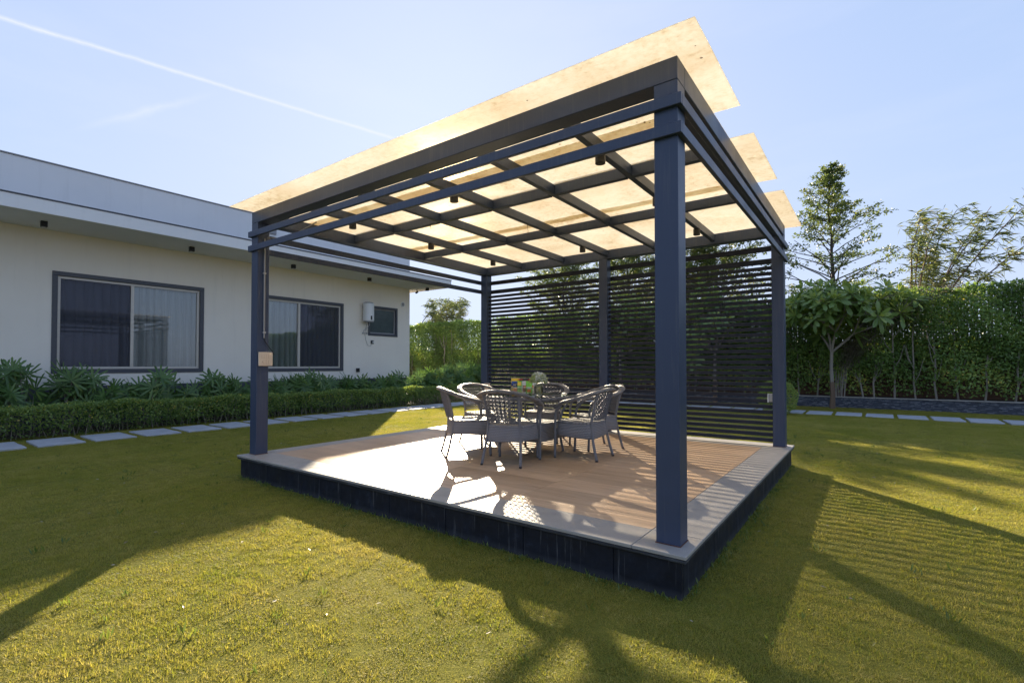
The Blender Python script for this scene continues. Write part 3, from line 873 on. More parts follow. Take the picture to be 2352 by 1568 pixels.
for k in range(-4, 24):
    y = 2.30 + k * .765
    if y > 19: break
    o = meshobj('stepping_stone', sm[k % 4], path, Vector((-11.92 + random.uniform(-.015, .015), y, 0)) - wl_(path))
    o.rotation_euler.z = random.uniform(-.015, .015)
sm2 = [stone_mesh(.60, 1.02, k + 9) for k in range(4)]
path2 = thing('rear_path', (0, 16.73, 0), kind='structure')
for k in range(-14, 14):
    x = .15 + k * .692
    if x < -10.8: continue
    o = meshobj('stepping_stone', sm2[k % 4], path2, Vector((x, 16.74 + random.uniform(-.02, .02), 0)) - wl_(path2))
    o.rotation_euler.z = random.uniform(-.015, .015)

# ------------------------------------------------------------------ retaining wall, boundary wall and fence
rw = thing('retaining_wall', (-8, 19.45, 0), 'low retaining wall of stacked dark slate under the tall hedge', 'wall')
W = wl_(rw)
mb = MB(); x = -27.0
for row in range(19):
    x = -27.0
    while x < 14:
        l = random.uniform(.05, .15)
        mb.box(x - W.x, x + l - .003 - W.x, -.02 + random.uniform(-.012, .010), .14, row * .0181 - .01, row * .0181 + .0170 - .01, random.random() ** 1.6)
        x += l
mb.obj('slate_strips', 'slate', rw, kind='stuff')
for k in range(14):
    box('coping_slab', -27 + k * 2.93 + .002, -27 + (k + 1) * 2.93 - .002, 19.395, 19.62, .335, .362, 'granite', rw, .004)
mb = MB(); mb.add([(-27, 19.6, .33), (14, 19.6, .33), (14, 21.0, .33), (-27, 21.0, .33)], [(0, 1, 2, 3)])
mb.obj('planting_bed', 'soil', kind='structure')

bwall = thing('boundary_wall', (-7, 21.1, 0), 'brown boundary wall glimpsed behind the tall hedge', 'wall')
box('wall', -40, 20, 21.02, 21.22, -.02, 2.2, 'boundary', bwall, .004)
box('coping', -40, 20, 20.99, 21.25, 2.201, 2.26, 'nosing', bwall, .004)
fence = thing('reed_fence', (3, 21.12, 2.26), 'pale vertical reed fence rising behind the hedge top', 'fence')
W = wl_(fence); fm = []
for k in range(3):
    mb = MB(); h = (1.56, 1.62, 1.59)[k]; mb.box(-.029, .029, -.007, .007, 0, h); fm.append(mb.mesh('reed', 'reed'))
k = 0; x = -5.0
while x < 12:
    o = meshobj('reed', fm[k % 3], fence, Vector((x, 21.12 + random.uniform(-.006, .006), 2.261)) - W); o.rotation_euler.y = random.uniform(-.012, .012)
    x += .068 + (random.random() < .12) * .03; k += 1
for z in (2.85, 3.5): box('fence_rail', -5.05, 12.1, 21.135, 21.16, z, z + .04, 'reed', fence, .002)

# ------------------------------------------------------------------ hedges
def clump_val(P, seed=0):
    """smooth pseudo noise for clumps"""
    a = np.sin(P[:, 0] * 2.1 + seed) * np.sin(P[:, 1] * 2.7 + seed * 2) + np.sin(P[:, 2] * 3.3 + P[:, 0] * 1.7 + seed) * .8 + np.sin(P[:, 0] * 5.3 + P[:, 2] * 4.1) * .5
    return a

def tall_hedge(root, x0, x1, n):
    # leaves on an uneven slab 19.75..20.75, up to ~3.9 m
    X = rng.uniform(x0, x1, n); Z = .42 + 3.45 * rng.random(n) ** .78
    bulge = .14 * np.sin(X * 1.9) + .10 * np.sin(X * 4.3 + Z * 2.0) + .10 * np.sin(Z * 3.1 + X)
    thin = (Z < 1.5) & (rng.random(n) < np.clip(.72 - (Z - .4) * .55, 0, 1))
    keep = ~thin
    Y = 20.0 + bulge + rng.exponential(.2, n) - .02
    top = 3.80 + .08 * np.sin(X * 2.3) + .06 * np.sin(X * 5.7) + .05 * np.sin(X * 11)
    Z = np.minimum(Z, top + rng.normal(0, .035, n))
    back = rng.random(n) < .16
    Y = np.where(back, rng.uniform(20.3, 20.75, n), Y)
    P = np.stack([X, Y, Z], 1)
    hole = clump_val(P, 1.3) + rng.normal(0, .35, n) < -1.75
    keep &= ~hole
    P = P[keep]; n = len(P)
    D = rdirs(n); D[:, 1] -= .35; D[:, 2] -= .25
    N = rdirs(n) * .6; N[:, 1] -= .7; N[:, 2] += .5
    val = np.clip(.42 + .13 * clump_val(P) + rng.normal(0, .16, n) + np.where(P[:, 2] < 1.3, .14, 0), 0, 1)
    me = leaf_mesh('foliage', P - np.array(root.location), D, N, rng.uniform(.07, .125, n), rng.uniform(.042, .066, n), 'leaf_tall', val)
    meshobj('foliage', me, root, kind='stuff')

th = thing('tall_hedge', (-7, 20.2, .33), 'tall clipped green hedge with thin bare trunks along the back of the garden', 'hedge')
tall_hedge(th, -24.5, 9.5, 190000)
W = wl_(th)
for k in range(64):
    x = -24 + k * .525 + random.uniform(-.15, .15); y = 20.15 + random.uniform(-.1, .15)
    mb = MB(); lean = random.uniform(-.12, .12)
    pts = [Vector((x + lean * i * .3 + random.uniform(-.03, .03), y + random.uniform(-.03, .03), .33 + i * .48)) - W for i in range(7)]
    mb.tube(pts, [.030 - .0028 * i for i in range(7)], 6)
    for q in range(3):
        i = random.randint(1, 4); d = random.choice((-1, 1)) * random.uniform(.15, .35)
        mb.tube([pts[i], pts[i] + Vector((d * .6, -.05, .3)), pts[i] + Vector((d, -.12, .75))], [.014, .011, .007], 5)
    mb.obj('trunk', 'bark_grey', th)
# loose shoots and a vine on the top edge
lh = thing('low_hedge', (-13.05, 4, 0), 'low clipped box hedge along the side path below the windows', 'hedge')
n = 60000
X = rng.uniform(-13.42, -12.72, n); Y = rng.uniform(-6, 18.6, n); Z = rng.uniform(.02, .64, n)
f = rng.random(n)
X = np.where(f < .55, -12.72 + .04 * np.sin(Y * 3.1) + .03 * np.sin(Y * 7.7 + Z * 9) - rng.exponential(.05, n) - np.where(Z < .2, .12, 0), X)
Z = np.where(f >= .55, .615 + .03 * np.sin(Y * 2.3) + .02 * np.sin(Y * 6.1 + X * 4) - rng.exponential(.035, n), Z)
keep = ~((Z < .16) & (rng.random(n) < .6))
P = np.stack([X, Y, Z], 1)[keep]; n = len(P)
D = rdirs(n); D[:, 0] += .35; D[:, 2] += .1
N = rdirs(n) * .6; N[:, 0] += .4; N[:, 2] += .7
val = np.clip(.45 + .12 * clump_val(P * 1.6, 2) + rng.normal(0, .17, n), 0, 1)
meshobj('foliage', leaf_mesh('foliage', P - np.array(lh.location), D, N, rng.uniform(.035, .062, n), rng.uniform(.024, .038, n), 'leaf_hedge', val), lh, kind='stuff')
mb = MB(); W = wl_(lh)
for k in range(300):
    y = -6 + k * .082; x = -12.95 + random.uniform(-.15, .12)
    mb.tube([Vector((x, y, 0)) - W, Vector((x + random.uniform(-.05, .1), y + random.uniform(-.1, .1), .28)) - W, Vector((x + random.uniform(-.1, .18), y + random.uniform(-.15, .15), .55)) - W], [.008, .006, .004], 4)
mb.obj('twigs', 'bark_grey', lh, kind='stuff')
mb = MB(); mb.add([(-14.6, -9, -.004), (-12.55, -9, -.004), (-12.55, 19.4, -.004), (-14.6, 19.4, -.004)], [(0, 1, 2, 3)])
mb.obj('flower_bed', 'soil', kind='structure')

# round bush on the rear path
rb = thing('round_bush', (-2.2, 15.9, 0), 'small clipped bush beside the rear path behind the right post', 'bush')
n = 5000; d = rdirs(n); r_ = .5 * (1 - .25 * rng.random(n) ** 2) * (1 + .06 * np.sin(d[:, 0] * 9) * np.sin(d[:, 2] * 8))
P = d * r_[:, None] * np.array([1, 1, 1.0]) + np.array([0, 0, .48])
meshobj('foliage', leaf_mesh('foliage', P, d + rdirs(n) * .8, d + rdirs(n) * .5, rng.uniform(.03, .055, n), rng.uniform(.02, .03, n), 'leaf_hedge', np.clip(rng.normal(.7, .15, n), 0, 1)), rb, kind='stuff')
mb = MB(); mb.tube([(0, 0, 0), (0, 0, .4)], .03, 6); mb.obj('stem', 'bark_grey', rb)

# ------------------------------------------------------------------ lady palms behind the low hedge
def fan_mesh(seed):
    rr = random.Random(seed); P, D, N, L, Wd = [], [], [], [], []
    k = rr.randint(8, 10)
    for i in range(k):
        a = (i / (k - 1) - .5) * R(230) + rr.uniform(-.1, .1)
        d = Vector((math.sin(a), math.cos(a), .10 + rr.uniform(-.12, .12)))
        P.append((0, 0, 0)); D.append(d); N.append((0, 0, 1)); L.append(rr.uniform(.23, .31)); Wd.append(rr.uniform(.036, .046))
    return blade_mesh('leaf_fan', P, D, N, np.array(L), np.array(Wd), 'leaf_palm', np.clip(rng.normal(.5, .2, k), 0, 1), ((.35, .9), (.88, .8)), .14, .12)
fans = [fan_mesh(k) for k in range(8)]
ys = np.linspace(.9, 16.4, 24)
for k, y in enumerate(ys):
    y = y + random.uniform(-.2, .2); big = k in (2, 3) or k > 17
    hgt = {0: 1.0, 1: 1.05, 2: 1.28, 3: 1.2, 4: .9, 5: 1.18}.get(k, random.uniform(.86, 1.1))
    x = -13.7 + random.uniform(-.16, .16) if k < 19 else -13.6 + random.uniform(-.3, .4)
    if k >= 19: hgt = random.uniform(1.2, 1.4)
    pl = thing('lady_palm', (x, y, 0), '%s lady palm from the left in the row between low hedge and house' % (ORD[k] if k < 20 else 'twenty-' + ORD[k - 20]), 'palm', 'lady palms behind the low hedge')
    mb = MB(); W = Vector((x, y, 0))
    nst = random.randint(8, 10); F = []
    for s_ in range(nst):
        bx, by = random.uniform(-.16, .16), random.uniform(-.26, .26)
        hh = hgt * random.uniform(.45, .98); lx, ly = random.uniform(-.12, .16), random.uniform(-.2, .2)
        top = Vector((bx + lx, by + ly, hh))
        mb.tube([(bx, by, 0), (bx + lx * .4, by + ly * .4, hh * .55), top], [.011, .010, .008], 5)
        for q in range(random.randint(3, 5)):
            az = random.uniform(0, 6.28) if q else random.uniform(-.6, .6); el = random.uniform(.1, .95)
            base = top - Vector((0, 0, .10 * q))
            d = Vector((math.cos(az) * math.cos(el), math.sin(az) * math.cos(el), math.sin(el)))
            tip = base + d * random.uniform(.12, .22)
            mb.tube([base, tip], [.004, .003], 4)
            F.append((tip, d))
    mb.obj('stem', 'bark_grey', pl)
    for tip, d in F:
        o = meshobj('leaf_fan', random.choice(fans), pl, tip)
        az = random.gauss(0, .9); nrm = Vector((math.cos(az), math.sin(az), random.uniform(.15, .9))).normalized()
        ax = Vector((random.gauss(0, .25), random.gauss(0, .75), random.uniform(-.1, 1.0))) + d * .4
        ax = (ax - nrm * ax.dot(nrm)).normalized(); xx = ax.cross(nrm)
        o.rotation_euler = Matrix((xx, ax, nrm)).transposed().to_euler()
        sc = random.uniform(.95, 1.3); o.scale = (sc, sc, sc)

# ------------------------------------------------------------------ trees
def branch_tubes(mb, segs):
    for pts, rads in segs: mb.tube(pts, rads, 6 if rads[0] > .02 else 4)

def plumeria(loc, label, height, spread, seed, nr=64):
    rr = random.Random(seed); root = thing('frangipani_tree', loc, label, 'tree', 'frangipani trees in front of the tall hedge')
    segs = []; tips = []
    th_ = .85
    def grow(p, d, r, l, depth):
        q = p + d * l; segs.append(([p, (p + q) / 2 + Vector((rr.uniform(-.03, .03), rr.uniform(-.03, .03), 0)), q], [r, r * .9, r * .8]))
        if depth <= 3: tips.append((q, d))
        if depth == 0 or (depth < 3 and rr.random() < .12): return
        k = 4 if depth > 3 else rr.choice((2, 3, 3))
        a0 = rr.uniform(0, 6.28)
        for i in range(k):
            a = a0 + i * 6.28 / k + rr.uniform(-.35, .35)
            out = Vector((math.cos(a), math.sin(a), 0))
            if depth >= 3 and i == 0: out = out * .25
            nd = (d * .60 + out * rr.uniform(.35, 1.0) * spread + Vector((0, 0, rr.uniform(-.48, .46)))).normalized()
            grow(q, nd, r * .7, l * rr.uniform(.70, .95), depth - 1)
    segs.append(([Vector((0, 0, 0)), Vector((.02, 0, th_ * .5)), Vector((0, .02, th_))], [.085, .07, .065]))
    grow(Vector((0, .02, th_)), Vector((0, 0, 1)), .055, height * .215, 4)
    mb = MB(); branch_tubes(mb, segs[:1]); mb.obj('trunk', 'bark_brown', root)
    mb = MB(); branch_tubes(mb, segs[1:]); mb.obj('branches', 'bark_grey', root, kind='stuff')
    rr.shuffle(tips)
    for q, d in tips[:nr]:
        o = meshobj('leaf_rosette', rr.choice(ROS), root, q)
        o.rotation_euler = (d + Vector((0, 0, .45))).to_track_quat('Z', 'Y').to_euler(); o.rotation_euler.rotate_axis('Z', rr.uniform(0, 6.28))
        s_ = rr.uniform(.8, 1.15); o.scale = (s_, s_, s_)
    for q, d in tips[:nr:14]:
        fl = meshobj('flower_cluster', FLW, root, q + Vector((d.x, d.y, .6)) * .12); fl.rotation_euler = (d + Vector((0, 0, .6))).to_track_quat('Z', 'Y').to_euler()
    return root

def rosette(seed):
    n = 15; P = np.zeros((n, 3)); D = []; N = []; L = []
    for i in range(n):
        a = i * 2.4 + seed; e = R(72 - 100 * (i / n) + random.uniform(-10, 10))
        D.append((math.cos(a) * math.cos(e), math.sin(a) * math.cos(e), math.sin(e))); N.append((-math.cos(a) * math.sin(e), -math.sin(a) * math.sin(e), math.cos(e)))
        L.append(random.uniform(.40, .54) * (.62 + .38 * i / n))
    L = np.array(L)
    D = np.array(D); N = np.array(N)
    return blade_mesh('leaf_rosette', P + D * .03, D, N, L, L * .30, 'leaf_plumeria', np.clip(.35 + .4 * (1 - np.arange(n) / n) + rng.normal(0, .12, n), 0, 1), ((.4, .8), (.78, 1.0)), .12, .10)
ROS = [rosette(k * .7) for k in range(5)]
n = 26; d = rdirs(n); d[:, 2] = abs(d[:, 2])
FLW = leaf_mesh('flower_cluster', d * .02, d, rdirs(n), rng.uniform(.07, .16, n), np.full(n, .022), 'leaf_flower')

plumeria((-1.05, 18.9, 0), 'frangipani tree with grey-brown trunk right of the back right post', 4.5, .72, 3, 150)
plumeria((-4.6, 18.7, 0), 'frangipani tree seen through the right slat panel', 4.4, .85, 11, 130)
plumeria((-8.3, 18.8, 0), 'frangipani tree seen through the left slat panel', 4.2, .85, 21, 130)

def whorled_tree(loc, label, height, seed, crown0=.30, width=1.9, dens=1.0, leafl=(.05, .09), group='tall trees along the back hedge', mat='leaf_tree', bark='bark_dark', open_=False, round_=False):
    """upright tree with tiers of rising side branches"""
    rr = random.Random(seed); g = np.random.default_rng(seed)
    root = thing('garden_tree', loc, label, 'tree', group)
    mb = MB(); pts = [Vector((rr.uniform(-.04, .04) * i * .3, rr.uniform(-.04, .04) * i * .3, height * i / 10)) for i in range(11)]
    mb.tube(pts, [.10 - .0088 * i for i in range(11)], 8); mb.obj('trunk', bark, root)
    mb = MB(); LP, LD = [], []
    z = height * crown0; a = 0
    def trunk_at(z):
        i = min(9, int(z / height * 10)); u = z / height * 10 - i; return pts[i].lerp(pts[i + 1], u)
    while z < height * .985:
        u = (z - height * crown0) / (height * (1 - crown0))
        rad = width * (1 - u) ** 1.05 * rr.uniform(.45, 1.25) + .10
        if round_: rad = width * (.30 + .70 * math.sin(math.pi * min(1, u * .92 + .10))) * rr.uniform(.6, 1.1)
        a += 2.4 + rr.uniform(-.4, .4)
        p0 = trunk_at(z); dirv = Vector((math.cos(a), math.sin(a), 0)); rise = rr.uniform(.25, .75) + u * .6
        npt = 7; bp = []
        for i in range(npt):
            s_ = i / (npt - 1); bp.append(p0 + dirv * rad * s_ + Vector((0, 0, rise * rad * s_ * (1 - .25 * s_))) + Vector((rr.uniform(-.03, .03), rr.uniform(-.03, .03), rr.uniform(-.03, .03))) * s_ * 2)
        mb.tube(bp, [max(.004, .028 * (1 - u) * (1 - i / npt) + .004) for i in range(npt)], 5)
        for i in range(1, npt):
            for side in (-1, 1):
                if rr.random() < .18 or (open_ and u < .45 and i < 4): continue
                l = rad * rr.uniform(.16, .42) * (1.15 - i / npt) + .08
                sd = (dirv * .75 + Vector((-dirv.y, dirv.x, 0)) * side * rr.uniform(.5, 1.0) + Vector((0, 0, rr.uniform(-.05, .55)))).normalized()
                q = bp[i] + sd * l; mb.tube([bp[i], q], [.006, .003], 4)
                m = int(rr.uniform(9, 17) * dens * (.4 + l))
                s_ = g.random(m)[:, None]; LP.append(np.array(bp[i]) + np.array(sd) * l * s_ * 1.1 + g.normal(0, .035 + .05 * l, (m, 3))); LD.append(np.tile(np.array(sd), (m, 1)) + g.normal(0, .7, (m, 3)))
        z += height * .0125 * rr.uniform(.6, 1.3) / max(.6, dens ** .3)
    mb.obj('branches', bark, root, kind='stuff')
    LP = np.concatenate(LP); LD = np.concatenate(LD); n = len(LP)
    Nn = g.normal(size=(n, 3)); Nn[:, 2] += .6
    val = np.clip(.45 + .14 * clump_val(LP * 1.5, seed) + g.normal(0, .15, n), 0, 1)
    meshobj('crown', leaf_mesh('crown', LP, LD, Nn, g.uniform(*leafl, n), g.uniform(.035, .06, n), mat, val), root, kind='stuff')
    return root

def feather_tree(loc, label, height, seed, wind=(.5, .0), width=1.6, stems=7, nfr=900, fr=(.16, .30), crown0=.35):
    """loose tree with fine drooping feathery sprays"""
    rr = random.Random(seed); g = np.random.default_rng(seed)
    root = thing('feathery_tree', loc, label, 'tree', 'feathery trees behind the back hedge')
    mb = MB(); mb.tube([(0, 0, 0), (.04, 0, height * crown0 * .6), (.0, .03, height * crown0 * 1.1)], [.09, .07, .055], 7); mb.obj('trunk', 'bark_brown', root)
    mb = MB(); LP, LD = [], []
    base = Vector((0, .03, height * crown0))
    for s_ in range(stems):
        a = s_ * 6.28 / stems + rr.uniform(-.4, .4); reach = width * rr.uniform(.4, 1.0); top = height * rr.uniform(.72, 1.0)
        pts = []
        for i in range(9):
            u = i / 8
            pts.append(base + Vector((math.cos(a) * reach * u ** .8 + wind[0] * u * u, math.sin(a) * reach * u ** .8 + wind[1] * u * u, (top - base.z) * (u ** .9))) + Vector((rr.uniform(-.06, .06), rr.uniform(-.06, .06), 0)) * u)
        mb.tube(pts, [.034 * (1 - i / 9) + .005 for i in range(9)], 5)
        for i in range(1, 9):
            for q in range(5):
                aa = rr.uniform(0, 6.28); l = rr.uniform(.35, 1.05) * (1.1 - i / 14)
                d = (Vector((math.cos(aa), math.sin(aa), rr.uniform(.15, .9))) + Vector((wind[0], wind[1], 0)) * .5).normalized()
                p = pts[i].lerp(pts[i - 1], rr.random()); e = p + d * l; mb.tube([p, p.lerp(e, .5) + Vector((0, 0, .04)), e], [.007, .005, .003], 4)
                m = int(nfr / (stems * 40)) + 1
                for w in range(m):
                    u = rr.random(); c0 = p.lerp(e, .25 + .75 * u)
                    dd = Vector((rr.gauss(.15 + wind[0] * .4, .8), rr.gauss(wind[1], .8), rr.gauss(-.05, .5))).normalized()
                    LP.append(tuple(c0)); LD.append(tuple(dd))
    mb.obj('branches', 'bark_brown', root, kind='stuff')
    LP = np.array(LP); LD = np.array(LD); n = len(LP)
    Nn = g.normal(size=(n, 3)); Nn[:, 2] += 1
    val = np.clip(.5 + .14 * clump_val(LP * 1.5, seed) + g.normal(0, .17, n), 0, 1)
    Lh = g.uniform(*fr, n)
    meshobj('crown', leaf_mesh('crown', LP, LD, Nn, Lh, g.uniform(.013, .022, n), 'leaf_feather', val, .1, .22), root, kind='stuff')
    return root

whorled_tree((-1.10, 20.45, .3), 'tall pointed tree with tiered branches above the frangipani', 8.1, 5, .37, 2.3, 2.3, (.07, .12), open_=True)
feather_tree((1.5, 22.3, 0), 'feathery tree leaning right beside the tall pointed tree', 7.3, 8, (1.0, 0), 2.0, 9, 3000, (.24, .40))
feather_tree((5.0, 22.5, 0), 'feathery tree at the right edge with a forked trunk', 6.5, 9, (.4, 0), 1.8, 8, 2300, (.22, .38))
feather_tree((-21.3, 21.9, 0), 'small feathery tree over the hedge beyond the house end', 5.6, 14, (.2, 0), 1.7, 9, 6000, (.2, .4))
whorled_tree((-13.2, 22.7, 0), 'dense small-leaved tree rising over the left slat panel', 7.7, 15, .24, 2.3, 3.6, (.08, .14), round_=True)
whorled_tree((-9.9, 23.4, 0), 'dense small-leaved tree directly behind the middle post', 7.6, 16, .26, 2.2, 3.4, (.08, .14), round_=True)
feather_tree((-7.4, 22.4, 0), 'feathery tree between the middle post and the near post', 7.8, 18, (.3, 0), 2.0, 10, 7000, (.24, .44))
whorled_tree((-5.4, 22.4, 0), 'dense tree rising over the right slat panel', 7.6, 19, .24, 2.1, 3.2, (.08, .14), round_=True)

sh = thing('sprawling_shrub', (-.9, 19.75, .33), 'brownish fine-leaved shrub leaning right across the hedge behind the frangipani', 'shrub')
rr = random.Random(31); g = np.random.default_rng(31); mb = MB(); LP, LD = [], []
for k in range(9):
    ex, ez = rr.uniform(.2, 3.3), 0; ez = 2.0 + .35 * ex + rr.uniform(-.55, .55); ey = rr.uniform(-.25, .15)
    bx0 = rr.uniform(-.15, .15); bp = [Vector((bx0 + (ex - bx0) * u ** 1.6, .1 + ey * u, ez * (u ** .55))) for u in [i / 8 for i in range(9)]]
    mb.tube(bp, [.009 * (1 - i / 9) + .003 for i in range(9)], 5)
    for i in range(4, 9):
        m = 130; c0 = np.array(bp[i]); d0 = np.array(bp[i] - bp[i - 1]); sp = g.random((m, 1))
        LP.append(c0 - d0 * sp + g.normal(0, .12, (m, 3))); LD.append(np.tile(d0 / np.linalg.norm(d0), (m, 1)) + g.normal(0, .55, (m, 3)))
mb.obj('branches', 'bark_grey', sh, kind='stuff')
LP = np.concatenate(LP); LD = np.concatenate(LD); n = len(LP); Nn = g.normal(size=(n, 3)); Nn[:, 2] += .7
leafmat('leaf_olive', [(0, (.075, .075, .042)), (1, (.17, .155, .09))], .3)
meshobj('foliage', leaf_mesh('foliage', LP, LD, Nn, g.uniform(.04, .075, n), g.uniform(.018, .03, n), 'leaf_olive'), sh, kind='stuff')

# forked bare poles over the hedge by the house end
for (x, y, s_) in ((-19.9, 20.6, 'thin forked stake sticking up above the far hedge'), (-21.9, 20.6, 'thin slanted stake above the hedge next to the house corner')):
    r = thing('fence_stake', (x, y, 3.0), s_, 'stake')
    mb = MB(); mb.tube([(0, 0, 0), (.02, 0, .9)], .022, 6); mb.obj('pole', 'bark_dark', r)
    mb = MB(); mb.tube([(.02, 0, .88), (.40, .3, 1.55)], .022, 6); mb.obj('arm', 'bark_dark', r)
    if 'forked' in s_:
        mb = MB(); mb.tube([(.02, 0, .88), (-.36, -.25, 1.55)], .022, 6); mb.obj('arm', 'bark_dark', r)

# ------------------------------------------------------------------ table, chairs and what stands on the table
def catmull(P, n):
    P = [Vector(p) for p in P]; out = []
    for i in range(len(P) - 1):
        p0, p1, p2, p3 = P[max(i - 1, 0)], P[i], P[i + 1], P[min(i + 2, len(P) - 1)]
        for k in range(n):
            t_ = k / n
            out.append(.5 * ((2 * p1) + (p2 - p0) * t_ + (2 * p0 - 5 * p1 + 4 * p2 - p3) * t_ ** 2 + (3 * p1 - p0 - 3 * p2 + p3) * t_ ** 3))
    out.append(P[-1]); return out

def seat_outline(s):
    pts = []
    ctrl = [(-.20, -.225), (0, -.24), (.20, -.225), (.255, -.06), (.265, .12), (.20, .235), (0, .27), (-.20, .235), (-.265, .12), (-.255, -.06)]
    n = len(ctrl)
    for i in range(n):
        p = [Vector((*ctrl[(i + j - 1) % n], 0)) for j in range(4)]
        for k in range(4):
            t_ = k / 4
            v = .5 * ((2 * p[1]) + (p[2] - p[0]) * t_ + (2 * p[0] - 5 * p[1] + 4 * p[2] - p[3]) * t_ ** 2 + (3 * p[1] - p[0] - 3 * p[2] + p[3]) * t_ ** 3)
            pts.append((v.x * s, v.y * s))
    return pts

def chair_parts():
    parts = []
    # seat
    N = 40; mb = MB(); rings = [(.99, .425), (1.0, .438), (.93, .445), (.5, .440)]
    vs = []; fs = []; uvs = []
    for s, z in rings: vs += [(x, y, z) for x, y in seat_outline(s)]
    for i in range(3):
        for k in range(N): fs.append((i * N + k, i * N + (k + 1) % N, (i + 1) * N + (k + 1) % N, (i + 1) * N + k))
    fs.append(tuple(3 * N + k for k in range(N)))
    fs.append(tuple(range(N - 1, -1, -1)))
    uvs = [[(vs[j][0] * .9, vs[j][1] * .9) for j in f_] for f_ in fs]
    mb.add(vs, fs, uvs); parts.append(('seat', mb.mesh('seat', 'wicker_weave', True)))
    # woven apron below
    mb = MB(); vs = []; fs = []; uvs = []
    prof = [(.985, .426), (1.0, .40), (1.035, .335), (1.06, .272), (1.035, .262), (1.0, .28)]
    for s, z in prof: vs += [(x, y, z - .012 * math.cos(k * 2 * math.pi / N * 2)) if z < .3 else (x, y, z) for k, (x, y) in enumerate(seat_outline(s))]
    per = 1.75
    for i in range(len(prof) - 1):
        for k in range(N):
            fs.append((i * N + k, (i + 1) * N + k, (i + 1) * N + (k + 1) % N, i * N + (k + 1) % N))
            uvs.append([(k / N * per, prof[i][1]), (k / N * per, prof[i + 1][1]), ((k + 1) / N * per, prof[i + 1][1]), ((k + 1) / N * per, prof[i][1])])
    uvs = [[(u, v * 2.2) for u, v in f_] for f_ in uvs]
    mb.add(vs, fs, uvs); parts.append(('apron', mb.mesh('apron', 'wicker_weave', True)))
    # legs: front legs rise into the arms
    for s in (-1, 1):
        mb = MB(); mb.tube(catmull([(s * .262, .235, .008), (s * .266, .225, .30), (s * .270, .222, .50), (s * .282, .200, .58), (s * .298, .13, .645)], 5), .0165, 8)
        parts.append(('leg', mb.mesh('leg', 'wicker_wrap', True)))
        mb = MB(); mb.tube(catmull([(s * .235, -.305, .008), (s * .215, -.25, .22), (s * .195, -.222, .42), (s * .20, -.252, .60), (s * .215, -.305, .79)], 4), .0158, 8)
        parts.append(('leg', mb.mesh('leg', 'wicker_wrap', True)))
        for q in ((s * .262, .235), (s * .2355, -.306)):
            mb = MB(); mb.lathe([(.0145, 0), (.0165, .002), (.0165, .016), (.0145, .018)], 8, (q[0], q[1], 0)); parts.append(('foot_cap', mb.mesh('foot_cap', 'black')))
    # arm band sweeping round the back
    half = [(.282, .215, .60), (.306, .13, .665), (.325, -.02, .705), (.315, -.17, .750), (.25, -.285, .795), (.135, -.345, .822), (0, -.362, .832)]
    full = [(x, y, z) for x, y, z in half] + [(-x, y, z) for x, y, z in half[-2::-1]]
    pts = catmull(full, 6); mb = MB()
    n = len(pts); rads = [.6 + .4 * min(1, i / 9, (n - 1 - i) / 9) for i in range(n)]
    mb.tube(pts, [r * .043 for r in rads], 10, flat=(1, .52), up=(0, 0, 1)); parts.append(('arm_band', mb.mesh('arm_band', 'wicker_band', True)))
    # open lattice back
    def S(u, v):
        x = (u - .5) * (.37 + .05 * v); y = -.232 - .085 * v - .035 * (1 - (2 * u - 1) ** 2); z = .475 + .335 * v
        return Vector((x, y, z))
    mb = MB()
    K = 8
    def strip(fn, a, b, w):
        pts = [fn(a + (b - a) * i / 8) for i in range(9)]; mb.tube(pts, w, 4, flat=(.5, 1), cap=False, up=(0, -1, 0))
    def clipd(u0, v0, du, dv):
        t0, t1 = 0, 1
        for p, d in ((u0, du), (v0, dv)):
            a, b = sorted(((0 - p) / d, (1 - p) / d)); t0, t1 = max(t0, a), min(t1, b)
        return t0, t1
    for k in range(-K, K + 1):
        for sgn in (1, -1):
            u0 = k / K if sgn > 0 else 1 - k / K
            t0, t1 = clipd(u0, 0, sgn * 1.0, 1.0)
            if t1 - t0 > .03: strip(lambda q: S(u0 + sgn * q, q), t0, t1, .0098)
    for k in range(1, 8):
        v = k / 8
        strip(lambda q: S(q, v), 0, 1, .0055 if v > .45 else .009)
    strip(lambda q: S(q, 0), 0, 1, .014)
    parts.append(('back_lattice', mb.mesh('back_lattice', 'wicker_wrap', True)))
    return parts
CP = chair_parts()
CH = [((-4.17, 4.74), (.62, .79), 'grey wicker armchair at the front left corner of the table, back to the lawn'),
      ((-4.52, 5.52), (1.0, -.18), 'grey wicker armchair on the left of the table, partly behind another chair'),
      ((-3.39, 4.62), (-.22, .97), 'grey wicker armchair seen from behind, nearest the front edge of the platform'),
      ((-2.89, 5.40), (-1, -.03), 'grey wicker armchair on the right of the table, in front of its neighbour'),
      ((-3.08, 6.10), (-.55, -.85), 'grey wicker armchair at the back right of the table near the middle post'),
      ((-3.95, 6.18), (.30, -.95), 'grey wicker armchair at the back of the table hidden by flowers')]
for (x, y), (dx_, dy_), lab in CH:
    r = thing('wicker_chair', (x, y, PZ + .001), lab, 'chair', 'wicker chairs around the table', math.atan2(-dx_, dy_))
    for nm, me in CP: meshobj(nm, me, r)

